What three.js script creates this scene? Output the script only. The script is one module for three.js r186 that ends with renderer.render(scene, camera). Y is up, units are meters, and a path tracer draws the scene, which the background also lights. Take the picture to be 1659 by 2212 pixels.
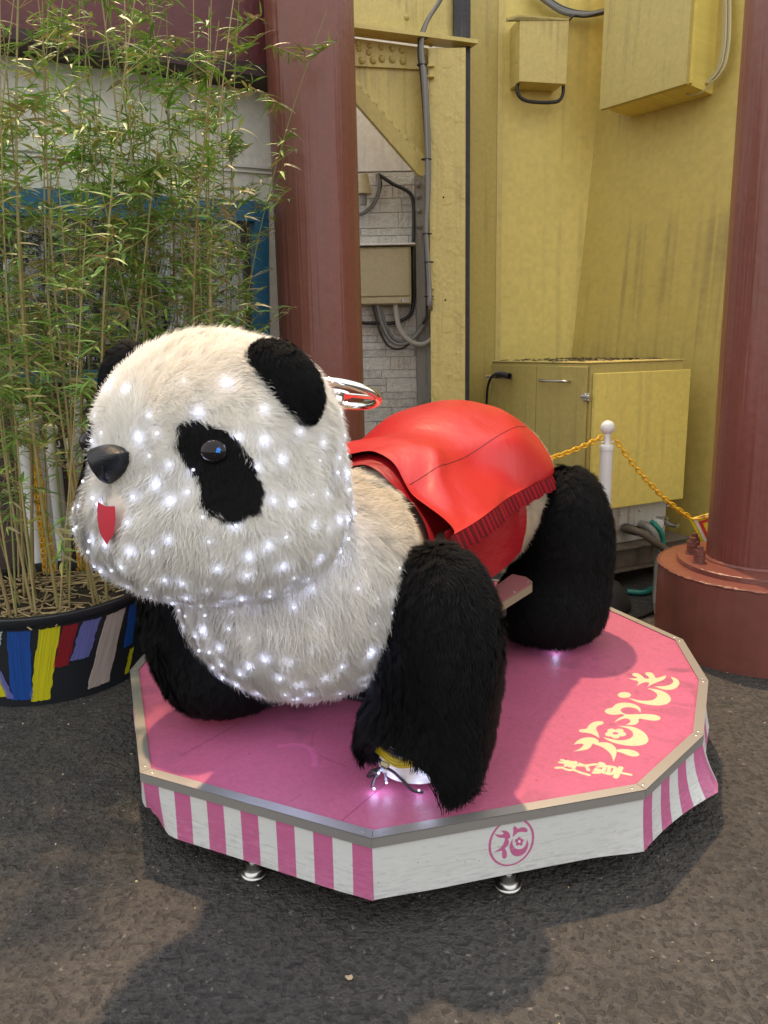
import * as THREE from 'three';
import { mergeGeometries, mergeVertices, toCreasedNormals } from 'three/addons/utils/BufferGeometryUtils.js';
import { RoundedBoxGeometry } from 'three/addons/geometries/RoundedBoxGeometry.js';

// ------------------------------------------------------------------ camera, sky, sun, exposure
const scene = new THREE.Scene();
const PITCH = 12.2 * Math.PI / 180, ROLL = -1.2 * Math.PI / 180, EYE = 1.5;
const camera = new THREE.PerspectiveCamera(67.33, 3 / 4, 0.05, 200);
camera.position.set(0, EYE, 0);
camera.rotation.order = 'YXZ';
camera.rotation.set(-PITCH, 0, ROLL);
scene.add(camera);

const SKY_TOP = [0.95, 0.96, 0.97], SKY_LOW = [1.3, 1.27, 1.24];
{
  const w = 64, h = 32, d = new Float32Array(w * h * 4);
  for (let y = 0; y < h; y++) for (let x = 0; x < w; x++) {
    const el = (y + 0.5) / h * 2 - 1, t = Math.max(0, el), o = (y * w + x) * 4;
    for (let c = 0; c < 3; c++) d[o + c] = el < 0 ? 0.25 * SKY_LOW[c] : SKY_LOW[c] + (SKY_TOP[c] - SKY_LOW[c]) * Math.sqrt(t);
    d[o + 3] = 1;
  }
  const sky = new THREE.DataTexture(d, w, h, THREE.RGBAFormat, THREE.FloatType);
  sky.mapping = THREE.EquirectangularReflectionMapping; sky.magFilter = THREE.LinearFilter; sky.needsUpdate = true;
  scene.background = sky; scene.environment = sky;
}
const sun = new THREE.DirectionalLight(new THREE.Color().setRGB(1, 0.68, 0.4), 2.7);
sun.position.set(-0.95, 10, -6.6); sun.target.position.set(0, 0, -2.6);
sun.castShadow = true; sun.shadow.radius = 3; sun.shadow.mapSize.set(2048, 2048);
Object.assign(sun.shadow.camera, { left: -5, right: 5, top: 6, bottom: -6, near: 0.5, far: 25 });
scene.add(sun, sun.target);
const renderer = new THREE.WebGLRenderer({ antialias: true });
renderer.toneMapping = THREE.LinearToneMapping;
renderer.toneMappingExposure = 1.4;
renderer.outputColorSpace = THREE.SRGBColorSpace;
renderer.shadowMap.enabled = true;

// ------------------------------------------------------------------ helpers
const V = (x, y, z) => new THREE.Vector3(x, y, z);
function rng(seed) { let s = seed >>> 0; return () => { s = (s + 0x6d2b79f5) | 0; let t = Math.imul(s ^ (s >>> 15), 1 | s); t = (t + Math.imul(t ^ (t >>> 7), 61 | t)) ^ t; return ((t ^ (t >>> 14)) >>> 0) / 4294967296; }; }
const lerp = (a, b, t) => a + (b - a) * t, clamp = (x, a = 0, b = 1) => Math.min(b, Math.max(a, x)), smooth = (a, b, x) => { const t = clamp((x - a) / (b - a)); return t * t * (3 - 2 * t); };
// measuring: a sight line from where the photographer stood, met with a plane of the place
camera.updateMatrixWorld();
const EX = V(1, 0, 0), EY = V(0, 1, 0), EZ = V(0, 0, 1);
{ const m = camera.matrixWorld; EX.setFromMatrixColumn(m, 0); EY.setFromMatrixColumn(m, 1); EZ.setFromMatrixColumn(m, 2); }
const EYEPOS = camera.position.clone(), FOC = 1661;
const ray = (x, y) => EZ.clone().multiplyScalar(-1).addScaledVector(EX, (x - 829.5) / FOC).addScaledVector(EY, -(y - 1106) / FOC);
const onPlane = (x, y, p0, n) => { const d = ray(x, y), t = p0.clone().sub(EYEPOS).dot(n) / d.dot(n); return EYEPOS.clone().addScaledVector(d, t); };
const onY = (x, y, h) => onPlane(x, y, V(0, h, 0), V(0, 1, 0));
const onZ = (x, y, z) => onPlane(x, y, V(0, 0, z), V(0, 0, 1));
const atDepth = (x, y, t) => EYEPOS.clone().addScaledVector(ray(x, y), t);

const used = {};
function numbered(n) { const k = used[n] = (used[n] ?? -1) + 1; return k ? n + '_' + String(k).padStart(3, '0') : n; }
function shadowed(o) { o.traverse((c) => { if (c.isMesh) { c.castShadow = true; c.receiveShadow = true; } }); return o; }
function part(name, geo, mat, parent) { const m = new THREE.Mesh(geo, mat); m.name = name; m.castShadow = m.receiveShadow = true; if (parent) parent.add(m); return m; }
function thing(name, label, category, pos = V(0, 0, 0), group) {
  const g = new THREE.Group(); g.name = numbered(name); g.position.copy(pos); scene.add(g);
  g.userData = { label, category }; if (group) g.userData.group = group; return g;
}
function single(name, geo, mat, label, category, group) { const m = part(numbered(name), geo, mat, scene); m.userData = { label, category }; if (group) m.userData.group = group; return m; }
function struct(name, geo, mat) { const m = part(numbered(name), geo, mat, scene); m.userData.kind = 'structure'; return m; }
function stuffPart(m) { m.userData.kind = 'stuff'; return m; }

function uvBox(g) {                                  // uv in metres by the main axis of each face
  g = g.index ? g.toNonIndexed() : g;
  const p = g.attributes.position, n = g.attributes.normal, uv = new Float32Array(p.count * 2);
  for (let i = 0; i < p.count; i++) {
    const ax = Math.abs(n.getX(i)), ay = Math.abs(n.getY(i)), az = Math.abs(n.getZ(i));
    if (ay >= ax && ay >= az) { uv[2 * i] = p.getX(i); uv[2 * i + 1] = p.getZ(i); }
    else if (ax >= az) { uv[2 * i] = p.getZ(i); uv[2 * i + 1] = p.getY(i); }
    else { uv[2 * i] = p.getX(i); uv[2 * i + 1] = p.getY(i); }
  }
  g.setAttribute('uv', new THREE.BufferAttribute(uv, 2)); return g;
}
const boxG = (w, h, d, r = 0.006) => uvBox(new RoundedBoxGeometry(w, h, d, 2, Math.min(r, w / 2.1, h / 2.1, d / 2.1)));
function slab(pts, off) {                            // a convex plate: its front outline and the vector to its back
  const n = pts.length, pos = [], c = V(0, 0, 0); pts.forEach((p) => c.add(p)); c.divideScalar(n);
  const nn = pts[1].clone().sub(pts[0]).cross(pts[2].clone().sub(pts[0]));
  const P = nn.dot(off) > 0 ? [...pts].reverse() : pts, Q = P.map((p) => p.clone().add(off));
  const tri = (a, b, d) => pos.push(a.x, a.y, a.z, b.x, b.y, b.z, d.x, d.y, d.z);
  for (let i = 1; i < n - 1; i++) { tri(P[0], P[i], P[i + 1]); tri(Q[0], Q[i + 1], Q[i]); }
  for (let i = 0; i < n; i++) { const j = (i + 1) % n; tri(P[j], P[i], Q[i]); tri(P[j], Q[i], Q[j]); }
  const g = new THREE.BufferGeometry(); g.setAttribute('position', new THREE.Float32BufferAttribute(pos, 3)); g.computeVertexNormals();
  const uv = [], e1 = V(nn.z, 0, -nn.x); if (e1.lengthSq() < 1e-9 * nn.lengthSq()) e1.set(1, 0, 0); e1.normalize(); const flat = Math.abs(nn.y) > 0.8 * nn.length();
  for (let i = 0; i < pos.length; i += 3) uv.push(pos[i] * e1.x + pos[i + 2] * e1.z, flat ? pos[i] * -e1.z + pos[i + 2] * e1.x : pos[i + 1] + 0.001);
  g.setAttribute('uv', new THREE.Float32BufferAttribute(uv, 2)); return g;
}
function tube(pts, r, seg = 40, rad = 8) { return new THREE.TubeGeometry(new THREE.CatmullRomCurve3(pts, false, 'centripetal'), seg, r, rad, false); }
function place(geo, pos, ry = 0, rx = 0, rz = 0) { geo.applyMatrix4(new THREE.Matrix4().compose(pos, new THREE.Quaternion().setFromEuler(new THREE.Euler(rx, ry, rz, 'YXZ')), V(1, 1, 1))); return geo; }
const join = (a) => mergeGeometries(a.map((g) => { const q = g.index ? g.toNonIndexed() : g; for (const k of Object.keys(q.attributes)) if (!['position', 'normal', 'uv'].includes(k)) q.deleteAttribute(k); return q; }));

// ------------------------------------------------------------------ noise and textures
const hash = (x, y, s) => { let h = Math.imul(x, 374761393) + Math.imul(y, 668265263) + Math.imul(s, 974634541) | 0; h = Math.imul(h ^ (h >>> 13), 1274126177); return ((h ^ (h >>> 16)) >>> 0) / 4294967296; };
function vn(x, y, per, s, perY = per) { const xi = Math.floor(x), yi = Math.floor(y), fx = x - xi, fy = y - yi, u = fx * fx * (3 - 2 * fx), v = fy * fy * (3 - 2 * fy), m = (k) => ((k % per) + per) % per, n = (k) => ((k % perY) + perY) % perY; return lerp(lerp(hash(m(xi), n(yi), s), hash(m(xi + 1), n(yi), s), u), lerp(hash(m(xi), n(yi + 1), s), hash(m(xi + 1), n(yi + 1), s), u), v); }
function cells(u, v, n, s) { const x = u * n, y = v * n, xi = Math.floor(x), yi = Math.floor(y); let d1 = 9, d2 = 9, id = 0; for (let j = -1; j <= 1; j++) for (let i = -1; i <= 1; i++) { const cx = (((xi + i) % n) + n) % n, cy = (((yi + j) % n) + n) % n, d = Math.hypot(xi + i + hash(cx, cy, s) - x, yi + j + hash(cx, cy, s + 1) - y); if (d < d1) { d2 = d1; d1 = d; id = hash(cx, cy, s + 2); } else if (d < d2) d2 = d; } return [d1, d2 - d1, id]; }
function fbm(u, v, f, oct, s) { let a = 0, w = 0.5, t = 0; for (let i = 0; i < oct; i++) { a += w * vn(u * f, v * f, f, s + i); t += w; w *= 0.5; f *= 2; } return a / t; }
const enc = (c) => { c = clamp(c); return 255 * (c <= 0.0031308 ? 12.92 * c : 1.055 * Math.pow(c, 1 / 2.4) - 0.055); };
function tex(n, fn, { srgb = true, rep = 1, repY = rep } = {}) {
  const d = new Uint8Array(n * n * 4);
  for (let y = 0; y < n; y++) for (let x = 0; x < n; x++) { const c = fn((x + 0.5) / n, (y + 0.5) / n), o = (y * n + x) * 4; for (let k = 0; k < 3; k++) d[o + k] = srgb ? enc(c[k] ?? c) : 255 * clamp(c[k] ?? c); d[o + 3] = 255; }
  const t = new THREE.DataTexture(d, n, n); t.wrapS = t.wrapT = THREE.RepeatWrapping; t.magFilter = THREE.LinearFilter; t.minFilter = THREE.LinearMipmapLinearFilter; t.generateMipmaps = true;
  if (srgb) t.colorSpace = THREE.SRGBColorSpace; t.repeat.set(rep, repY); t.needsUpdate = true; return t;
}
const rgb = (r, g, b) => new THREE.Color().setRGB(r, g, b);
const mat = (c, rough = 0.6, o = {}) => new THREE.MeshStandardMaterial({ color: rgb(...c), roughness: rough, ...o });

// paint with brushed grime; colour, stain colour, amount of stain, texture period in metres
function paintMat(base, stain, amount, rough, { period = 1.6, streak = 1, bump = 0.0012, seed = 1, fleck = 0.02 } = {}) {
  const t = tex(512, (u, v) => {
    const st = 0.6 * vn(u * 40, v * 2, 40, seed, 2) + 0.4 * vn(u * 110, v * 3, 110, seed + 4, 3), drip = smooth(0.8, 0.95, vn(u * 70, v * 1, 70, seed + 6, 1)) * smooth(0.35, 0.7, vn(u * 9, v * 5, 9, seed + 7, 5)), big = fbm(u, v, 4, 4, seed + 9), fine = fbm(u, v, 64, 2, seed + 20);
    const run = smooth(0.5, 0.8, lerp(big, st, 0.45 * streak)) * amount + 0.2 * amount * drip, sp = vn(u * 160, v * 160, 160, seed + 31) > 1 - fleck * smooth(0.45, 0.7, big) ? 0.55 : 0;
    const k = clamp(run + sp), tone = 0.92 + 0.16 * (fine - 0.5) + 0.12 * (big - 0.5);
    return base.map((c, i) => lerp(c, stain[i], k) * tone);
  }, { rep: 1 / period });
  const b = tex(512, (u, v) => 0.5 + 0.5 * (fbm(u, v, 24, 4, seed + 50) - 0.5) + 0.25 * (fbm(u, v, 128, 2, seed + 61) - 0.5), { srgb: false, rep: 1 / period });
  return new THREE.MeshStandardMaterial({ map: t, roughness: rough, bumpMap: b, bumpScale: bump * 4 });
}
const YEL = [0.56, 0.46, 0.13], GRIME = [0.2, 0.15, 0.07];
const M = {
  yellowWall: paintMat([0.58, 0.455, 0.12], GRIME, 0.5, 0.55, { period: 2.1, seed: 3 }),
  yellowLitWall: paintMat([0.74, 0.6, 0.17], GRIME, 0.25, 0.5, { period: 2.1, seed: 4 }),  // same wall yellow, lightened: the stronger light on this face is in its colour
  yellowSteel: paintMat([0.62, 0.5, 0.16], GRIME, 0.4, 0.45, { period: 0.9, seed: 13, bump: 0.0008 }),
  yellowDim: paintMat([0.5, 0.4, 0.12], GRIME, 0.4, 0.5, { period: 1.2, seed: 23, bump: 0.0006 }),  // darker copy; the cabinet's shaded face has its shade put into this colour
  yellowLit: paintMat([0.78, 0.63, 0.16], GRIME, 0.2, 0.45, { period: 1.4, seed: 33, bump: 0.0006 }),  // lightened copy for the better lit faces; that light is put into the colour
  beige: paintMat([0.5, 0.43, 0.25], GRIME, 0.15, 0.5, { period: 0.8, seed: 43, fleck: 0 }),
  red: paintMat([0.2, 0.067, 0.05], [0.12, 0.035, 0.03], 0.5, 0.32, { period: 1.3, seed: 53, fleck: 0.01, bump: 0.0006 }),
  redBeam: paintMat([0.12, 0.022, 0.026], [0.05, 0.012, 0.014], 0.6, 0.45, { period: 2, seed: 63 }),
  whitePaint: paintMat([0.84, 0.83, 0.79], [0.35, 0.32, 0.27], 0.4, 0.5, { period: 1.5, seed: 73 }),
  whitePlastic: mat([0.75, 0.75, 0.74], 0.35),
  rust: paintMat([0.16, 0.13, 0.1], [0.12, 0.05, 0.025], 0.8, 0.8, { period: 0.6, seed: 83 }),
  dark: paintMat([0.025, 0.024, 0.027], [0.09, 0.08, 0.085], 0.6, 0.5, { period: 0.7, seed: 93 }),
  black: mat([0.012, 0.012, 0.013], 0.5), rubber: mat([0.02, 0.021, 0.023], 0.55), hole: mat([0.01, 0.01, 0.01], 0.9),
  steel: mat([0.55, 0.54, 0.52], 0.3, { metalness: 1 }), chrome: mat([0.85, 0.84, 0.82], 0.06, { metalness: 1 }),
  cableGrey: mat([0.17, 0.17, 0.165], 0.45), cableBlack: mat([0.014, 0.014, 0.015], 0.4), cableCream: mat([0.5, 0.44, 0.24], 0.45),
  hoseGreen: mat([0.02, 0.22, 0.17], 0.4), hoseGrey: mat([0.22, 0.21, 0.19], 0.5), hoseBrown: mat([0.11, 0.085, 0.065], 0.6),
  chain: mat([0.75, 0.42, 0.01], 0.4), red2: mat([0.55, 0.03, 0.03], 0.5),
};
// ------------------------------------------------------------------ ground
{
  const S = 1.5, warp = (u, v) => [u + 0.006 * (vn(u * 70, v * 70, 70, 251) - 0.5), v + 0.006 * (vn(u * 70, v * 70, 70, 252) - 0.5)];
  const height = (u, v) => { const [a, b] = warp(u, v), [d, e, id] = cells(a, b, 170, 201), [d2, e2, id2] = cells(b, a, 97, 206), pit = smooth(0.66, 0.8, vn(u * 120, v * 120, 120, 208)) + 0.7 * smooth(0.62, 0.8, vn(u * 64, v * 64, 64, 209)); return [0.45 + 0.22 * id * smooth(-0.2, 0.4, e) + 0.2 * id2 * smooth(-0.1, 0.3, e2) + 0.25 * (fbm(u, v, 60, 3, 240) - 0.5) - 0.3 * pit, pit, id, id2]; };
  const big = (u, v) => fbm(u, v, 4, 4, 211);
  const col = tex(1024, (u, v) => { const [h, pit, id, id2] = height(u, v), k = (0.78 + 0.35 * (id - 0.5) + 0.3 * (id2 - 0.5) + 0.25 * (vn(u * 400, v * 400, 400, 212) - 0.5) + (id > 0.992 ? 1.2 : 0)) * (1 - 0.35 * Math.min(1, pit)) * (0.9 + 0.6 * (big(u, v) - 0.5)); return [0.068 * k, 0.062 * k, 0.0565 * k]; }, { rep: 1 / S });
  const bm = tex(1024, (u, v) => height(u, v)[0], { srgb: false, rep: 1 / S });
  const rg = tex(512, (u, v) => 0.6 + 0.3 * fbm(u, v, 90, 2, 251), { srgb: false, rep: 1 / S });
  const g = new THREE.PlaneGeometry(120, 120); g.rotateX(-Math.PI / 2); const p = g.attributes.position, uv = g.attributes.uv; for (let i = 0; i < p.count; i++) uv.setXY(i, p.getX(i), p.getZ(i));
  struct('ground', g, new THREE.MeshStandardMaterial({ map: col, bumpMap: bm, bumpScale: 0.012, roughnessMap: rg, roughness: 1 }));
}
{ // loose grit and crumbs of leaf on the asphalt
  const r = rng(77), n = 420, g = new THREE.IcosahedronGeometry(1, 0), m = new THREE.InstancedMesh(g, mat([0.5, 0.46, 0.38], 0.9), n), X = new THREE.Matrix4();
  for (let i = 0; i < n; i++) { const s = 0.0012 + 0.0028 * r() * r(); X.compose(V(lerp(-2.4, 2.4, r()), s * 0.3, lerp(-4, -0.9, r())), new THREE.Quaternion().setFromEuler(new THREE.Euler(r() * 6, r() * 6, 0)), V(s * (1 + r()), s * 0.6, s)); m.setMatrixAt(i, X); const k = 0.3 + r(); m.setColorAt(i, rgb(k, k * lerp(0.75, 1, r()), k * lerp(0.45, 0.95, r()))); }
  m.name = 'litter'; m.userData = { kind: 'stuff', label: 'tiny pale grit and leaf crumbs strewn on the asphalt', category: 'grit' }; scene.add(m);
  const pos = []; const c = onY(753, 2112, 0.006), A = 8; for (let i = 0; i < A; i++) { const a = (k) => { const t = k / A * 6.283, q = 0.009 * (0.65 + 0.5 * hash(k % A, 3, 9)); return [c.x + Math.cos(t) * q * 1.2, 0.004 + 0.006 * hash(k % A, 5, 2), c.z + Math.sin(t) * q]; }; pos.push(c.x, 0.009, c.z, ...a(i + 1), ...a(i)); }
  const lg = new THREE.BufferGeometry(); lg.setAttribute('position', new THREE.Float32BufferAttribute(pos, 3)); lg.computeVertexNormals();
  single('dry_leaf', lg, mat([0.42, 0.31, 0.2], 0.8, { side: THREE.DoubleSide }), 'small crumpled tan scrap of leaf lying alone on asphalt before the platform', 'leaf');
}
// ------------------------------------------------------------------ walls and steelwork
const dL = V(-1, 0, 0.445).normalize(), nL = V(0.445, 0, 1).normalize();   // the left wall runs nearer to the left
const LW0 = V(-0.635, 0, -4.75);
const onLW = (x, y, o = 0) => onPlane(x, y, LW0.clone().addScaledVector(nL, o), nL);
const back = (d) => nL.clone().multiplyScalar(-d);
{
  const lw = thing('shop_wall', 'white panelled shopfront wall with blue window frame behind the bamboo', 'wall');
  const wide = ([a, b, c, d]) => { const e = (p, r) => { const k = (r[0] + 1200) / (r[0] - p[0]); return [r[0] + (p[0] - r[0]) * k, r[1] + (p[1] - r[1]) * k]; }; return a[0] === -160 || a[0] === -200 ? [e(a, b), b, c, e(d, c)] : [a, b, c, d]; };
  const q = (a) => wide(a).map(([x, y]) => onLW(x, y));
  part('white_panel', slab(q([[-160, 52], [640, 175], [640, 440], [-160, 392]]), back(0.1)), M.whitePaint, lw);
  const strip = (y0, y1, o, d, m, n, xa = -160, xb = 640) => part(n, slab(wide([[xa, y0], [xb, y0 + (xb - xa) * 0.075], [xb, y1 + (xb - xa) * 0.075], [xa, y1]]).map(([x, y]) => onLW(x, y, o)), back(d)), m, lw);
  strip(303, 309, 0.022, 0.02, M.whitePlastic, 'pipe'); strip(316, 320, 0.018, 0.016, M.whitePlastic, 'pipe');
  const blue = paintMat([0.018, 0.16, 0.32], [0.05, 0.1, 0.14], 0.5, 0.4, { period: 0.7, seed: 303 });
  part('window_frame', slab(wide([[-160, 392], [580, 436], [580, 478], [-160, 462]]).map(([x, y]) => onLW(x, y, 0.03)), back(0.09)), blue, lw);
  part('window_frame', slab(wide([[550, 474], [579, 475], [585, 900], [556, 900]]).map(([x, y]) => onLW(x, y, 0.03)), back(0.09)), blue, lw);
  part('window_frame', slab(wide([[-160, 800], [556, 800], [556, 822], [-160, 830]]).map(([x, y]) => onLW(x, y, 0.03)), back(0.09)), blue, lw);
  part('corner_strip', slab(wide([[580, 430], [640, 434], [640, 960], [586, 960]]).map(([x, y]) => onLW(x, y, 0)), back(0.1)), M.whitePaint, lw);
  part('lower_panel', slab(wide([[-160, 830], [640, 822], [640, 1300], [-160, 1340]]).map(([x, y]) => onLW(x, y, -0.02)), back(0.1)), paintMat([0.07, 0.045, 0.04], [0.12, 0.1, 0.09], 0.7, 0.6, { seed: 313 }), lw);
  part('window_pane', slab(wide([[-160, 455], [556, 472], [556, 806], [-160, 806]]).map(([x, y]) => onLW(x, y, -0.03)), back(0.006)), new THREE.MeshPhysicalMaterial({ color: rgb(0.95, 0.97, 0.97), roughness: 0.03, transmission: 1, thickness: 0 }), lw);
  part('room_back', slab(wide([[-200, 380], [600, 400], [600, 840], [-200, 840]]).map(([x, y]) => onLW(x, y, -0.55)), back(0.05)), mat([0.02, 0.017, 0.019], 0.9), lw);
  // pale and pinkish sheets added inside the window in place of its reflections
  const cur = (xa, xb, ya, yb, o, m, ph) => { const g = new THREE.PlaneGeometry(1, 1, 24, 6), p = g.attributes.position; for (let i = 0; i < p.count; i++) { const u = p.getX(i) + 0.5, v = p.getY(i) + 0.5, w = onLW(lerp(xa, xb, u) + 14 * Math.sin(v * 3 + ph), lerp(yb, ya, v), o + 0.02 * Math.sin(u * 22 + 3 * v + ph)); p.setXYZ(i, w.x, w.y, w.z); } g.computeVertexNormals(); part('reflection_sheet', g, m, lw); };
  const sheet = new THREE.MeshPhysicalMaterial({ color: rgb(0.7, 0.69, 0.74), roughness: 0.25, side: THREE.DoubleSide });
  cur(335, 360, 480, 600, -0.14, sheet, 0.4); cur(372, 430, 470, 800, -0.3, new THREE.MeshStandardMaterial({ color: rgb(0.2, 0.1, 0.1), roughness: 0.8, side: THREE.DoubleSide }), 1.4);
  cur(20, 42, 560, 760, -0.2, sheet, 2.2); cur(235, 255, 600, 700, -0.2, sheet, 3.1); cur(455, 480, 520, 800, -0.25, new THREE.MeshStandardMaterial({ color: rgb(0.3, 0.16, 0.15), roughness: 0.8, side: THREE.DoubleSide }), 4); cur(360, 385, 640, 800, -0.12, sheet, 5.1); cur(120, 132, 520, 640, -0.25, sheet, 6);
  const rb = thing('red_beam', 'dark maroon steel beam across the top of the white shopfront wall', 'beam');
  part('web', slab(wide([[-160, -160], [640, -60], [640, 150], [-160, 30]]).map(([x, y]) => onLW(x, y, 0.12)), back(0.12)), M.redBeam, rb);
  part('flange', slab(wide([[-160, 30], [640, 150], [640, 176], [-160, 56]]).map(([x, y]) => onLW(x, y, 0.24)), back(0.24)), paintMat([0.05, 0.02, 0.022], [0.03, 0.015, 0.015], 0.5, 0.6, { seed: 64 }), rb);
}
// the painted steel post, girder and brace between the column and the yellow wall
const GZ = -5.3, G0 = V(0.3, 0, GZ), onG = (x, y, o = 0) => onPlane(x, y, G0.clone().addScaledVector(nL, o), nL);
const rivetG = new THREE.SphereGeometry(1, 12, 7, 0, 6.2832, 0, 1.75); rivetG.rotateX(Math.PI / 2);
function rivet(parent, p, n, r, m, name = 'rivet') { const k = part(name, rivetG, m, parent); k.position.copy(p); k.scale.set(r, r, r * 0.85); k.quaternion.setFromUnitVectors(V(0, 0, 1), n); return k; }
{
  const po = thing('steel_post', 'flat yellow painted steel post with lumpy brushed paint beside the dark gap', 'post');
  const z = GZ + 0.06, xl = 0.311, a = onZ(927, 300, z).x, b = onZ(1006, 300, z).x;
  const lump = tex(512, (u, v) => 0.35 + 0.35 * smooth(0.48, 0.62, fbm(u, v * 0.7 + 0, 10, 4, 401)) + 0.3 * fbm(u, v, 44, 3, 411), { srgb: false, rep: 1 / 0.8 });
  const pm = M.yellowSteel.clone(); pm.bumpMap = lump; pm.bumpScale = 0.007;
  const yTop = onZ(960, 103, z).y;
  part('front_plate', place(boxG(b - a, yTop, 0.02, 0.004), V((a + b) / 2, yTop / 2, z - 0.01)), pm, po);
  part('side_web', place(boxG(0.02, yTop, 0.3, 0.004), V(a + 0.03, yTop / 2, z - 0.171)), M.yellowDim, po);
  for (const [x, y] of [[958, 426], [962, 648]]) { const p = onZ(x, y, z); rivet(po, p, V(0, 0, 1), 0.006, M.hole, 'bolt_hole'); }
  for (const y of [157, 634]) { const p = onZ(931, y, z); part('pipe_clip', join([place(boxG(0.05, 0.012, 0.04), V(p.x - 0.005, p.y + 0.03, z + 0.018)), place(boxG(0.05, 0.012, 0.04), V(p.x - 0.005, p.y - 0.03, z + 0.018)), place(boxG(0.03, 0.06, 0.012), V(p.x, p.y, z + 0.008))]), M.yellowSteel, po); }
  const dk = thing('gap_shade_strip', 'narrow dark strip added for the shade in the gap beside the yellow post', 'post');
  const xa = onZ(980, 300, z - 0.12).x, xb = onZ(1016, 300, z - 0.12).x; part('shaft', place(boxG(xb - xa, 4, 0.08), V((xa + xb) / 2, 2, z - 0.16)), M.dark, dk);  // dark strip put in for the shade of the recess
  const gi = thing('riveted_girder', 'yellow riveted girder end with angled brace above the stone wall', 'girder');
  const q = (a, o) => a.map(([x, y]) => onG(x, y, o));
  part('web_plate', slab(q([[720, -90], [986, -90], [986, 100], [720, 66]], 0.0), back(0.03)), M.yellowSteel, gi);
  part('upper_angle', slab(q([[720, 51], [993, 114 - 30], [993, 98], [720, 68]], 0.015), back(0.014)), M.yellowSteel, gi);
  const F = q([[718, 64], [1010, 101]], 0.0); part('shelf_flange', slab([F[0].clone().addScaledVector(nL, 0.13), F[1].clone().addScaledVector(nL, 0.13), F[1], F[0]], V(0, -0.022, 0)), M.yellowSteel, gi);
  part('gusset_plate', slab(q([[720, 76], [925, 104], [925, 350], [720, 135]], -0.03), back(0.02)), M.yellowSteel, gi);
  part('lower_angle', slab(q([[720, 78], [922, 104], [922, 150], [720, 139]], -0.008), back(0.02)), M.yellowSteel, gi);
  part('brace', slab(q([[720, 125], [778, 189], [922, 352], [914, 380], [905, 378], [775, 228], [720, 165]], 0.05), back(0.03)), M.yellowDim, gi);
  part('brace_flange', slab(q([[720, 118], [778, 180], [922, 342], [918, 350], [778, 190], [720, 128]], 0.015), back(0.02)), M.yellowSteel, gi);
  for (const [x, y] of [[774, 62], [797, 67], [821, 71], [844, 75], [866, 79], [913, 89], [930, 94]]) rivet(gi, onG(x, y, 0.016), nL, 0.02, M.yellowSteel);
  rivet(gi, onG(878, 37, 0), nL, 0.018, M.yellowSteel);
  for (const [x, y] of [[774, 101], [799, 106], [824, 110], [847, 113], [868, 117], [776, 113], [797, 121]]) rivet(gi, onG(x, y - 8, -0.006), nL, 0.018, M.yellowSteel);
  for (const [x, y] of [[782, 130], [806, 130], [825, 127], [847, 128], [870, 132]]) rivet(gi, onG(x, y, -0.007), nL, 0.022, M.yellowSteel);
  for (let k = 0; k < 8; k++) rivet(gi, onG(lerp(778, 909, k / 8), lerp(184, 333, k / 8) + 4, 0.017), nL, 0.014, M.yellowSteel);
}
// the pale stone-clad wall seen between column and post
const SZ = -5.8;
{
  const sw = thing('stone_wall', 'pale stone-clad wall with white panel above, between red column and yellow post', 'wall');
  const xa = onZ(620, 600, SZ).x, xb = onZ(985, 600, SZ).x, yTop = onZ(850, 372, SZ).y, yU = 4.1;
  part('backing', place(boxG(xb - xa, yTop, 0.1, 0.002), V((xa + xb) / 2, yTop / 2, SZ - 0.045)), mat([0.45, 0.43, 0.39], 0.9), sw);
  part('white_panel', place(boxG(xb - xa, yU - yTop, 0.08, 0.004), V((xa + xb) / 2, (yU + yTop) / 2 + 0.006, SZ - 0.03)), M.whitePaint, sw);
  const r = rng(515), mats = [[0.66, 0.65, 0.6], [0.7, 0.685, 0.63], [0.61, 0.6, 0.555], [0.68, 0.64, 0.57]].map((c, i) => paintMat(c, [0.22, 0.2, 0.17], 0.35, 0.75, { period: 0.7, seed: 520 + i * 7, bump: 0.004 }));
  const x1 = onZ(898, 600, SZ).x; let y = yTop - 0.004;
  while (y > 0.25) {
    const h = [0.085, 0.06, 0.105, 0.05, 0.095][Math.floor(r() * 5)]; let x = xa + 0.12 - r() * 0.3;
    while (x < x1) { const w = 0.16 + 0.26 * r(), w2 = Math.min(w, x1 - x); if (x + w2 > xa && w2 > 0.02) { const split = h > 0.09 && r() < 0.3 ? 2 : 1; for (let k = 0; k < split; k++) { const s = part('stone', place(boxG(w2 - 0.003, h / split - 0.003, 0.03, 0.003), V(x + w2 / 2, y - h / split * (k + 0.5), SZ - 0.004 + 0.004 * r())), mats[Math.floor(r() * 4)], sw); } } x += w; }
    y -= h;
  }
  // smoke stain and the grey riveted strip at the corner of that wall
  const us = thing('riveted_strip', 'weathered grey steel strip with big rivets beside the stone wall', 'post');
  const sa = onZ(897, 500, SZ + 0.05).x, sb = onZ(950, 500, SZ + 0.05).x, st = onZ(900, 383, SZ).y;
  const sm = paintMat([0.3, 0.29, 0.26], [0.05, 0.04, 0.035], 0.8, 0.7, { period: 0.6, seed: 561, fleck: 0.05 });
  part('plate', place(boxG(sb - sa, st, 0.06, 0.003), V((sa + sb) / 2, st / 2, SZ + 0.045)), sm, us);
  for (const [x, yy] of [[901.6, 399], [902, 425], [903.5, 456], [904.5, 489]]) rivet(us, onZ(x + 2, yy, SZ + 0.075), V(0, 0, 1), 0.02, sm);
}
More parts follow.
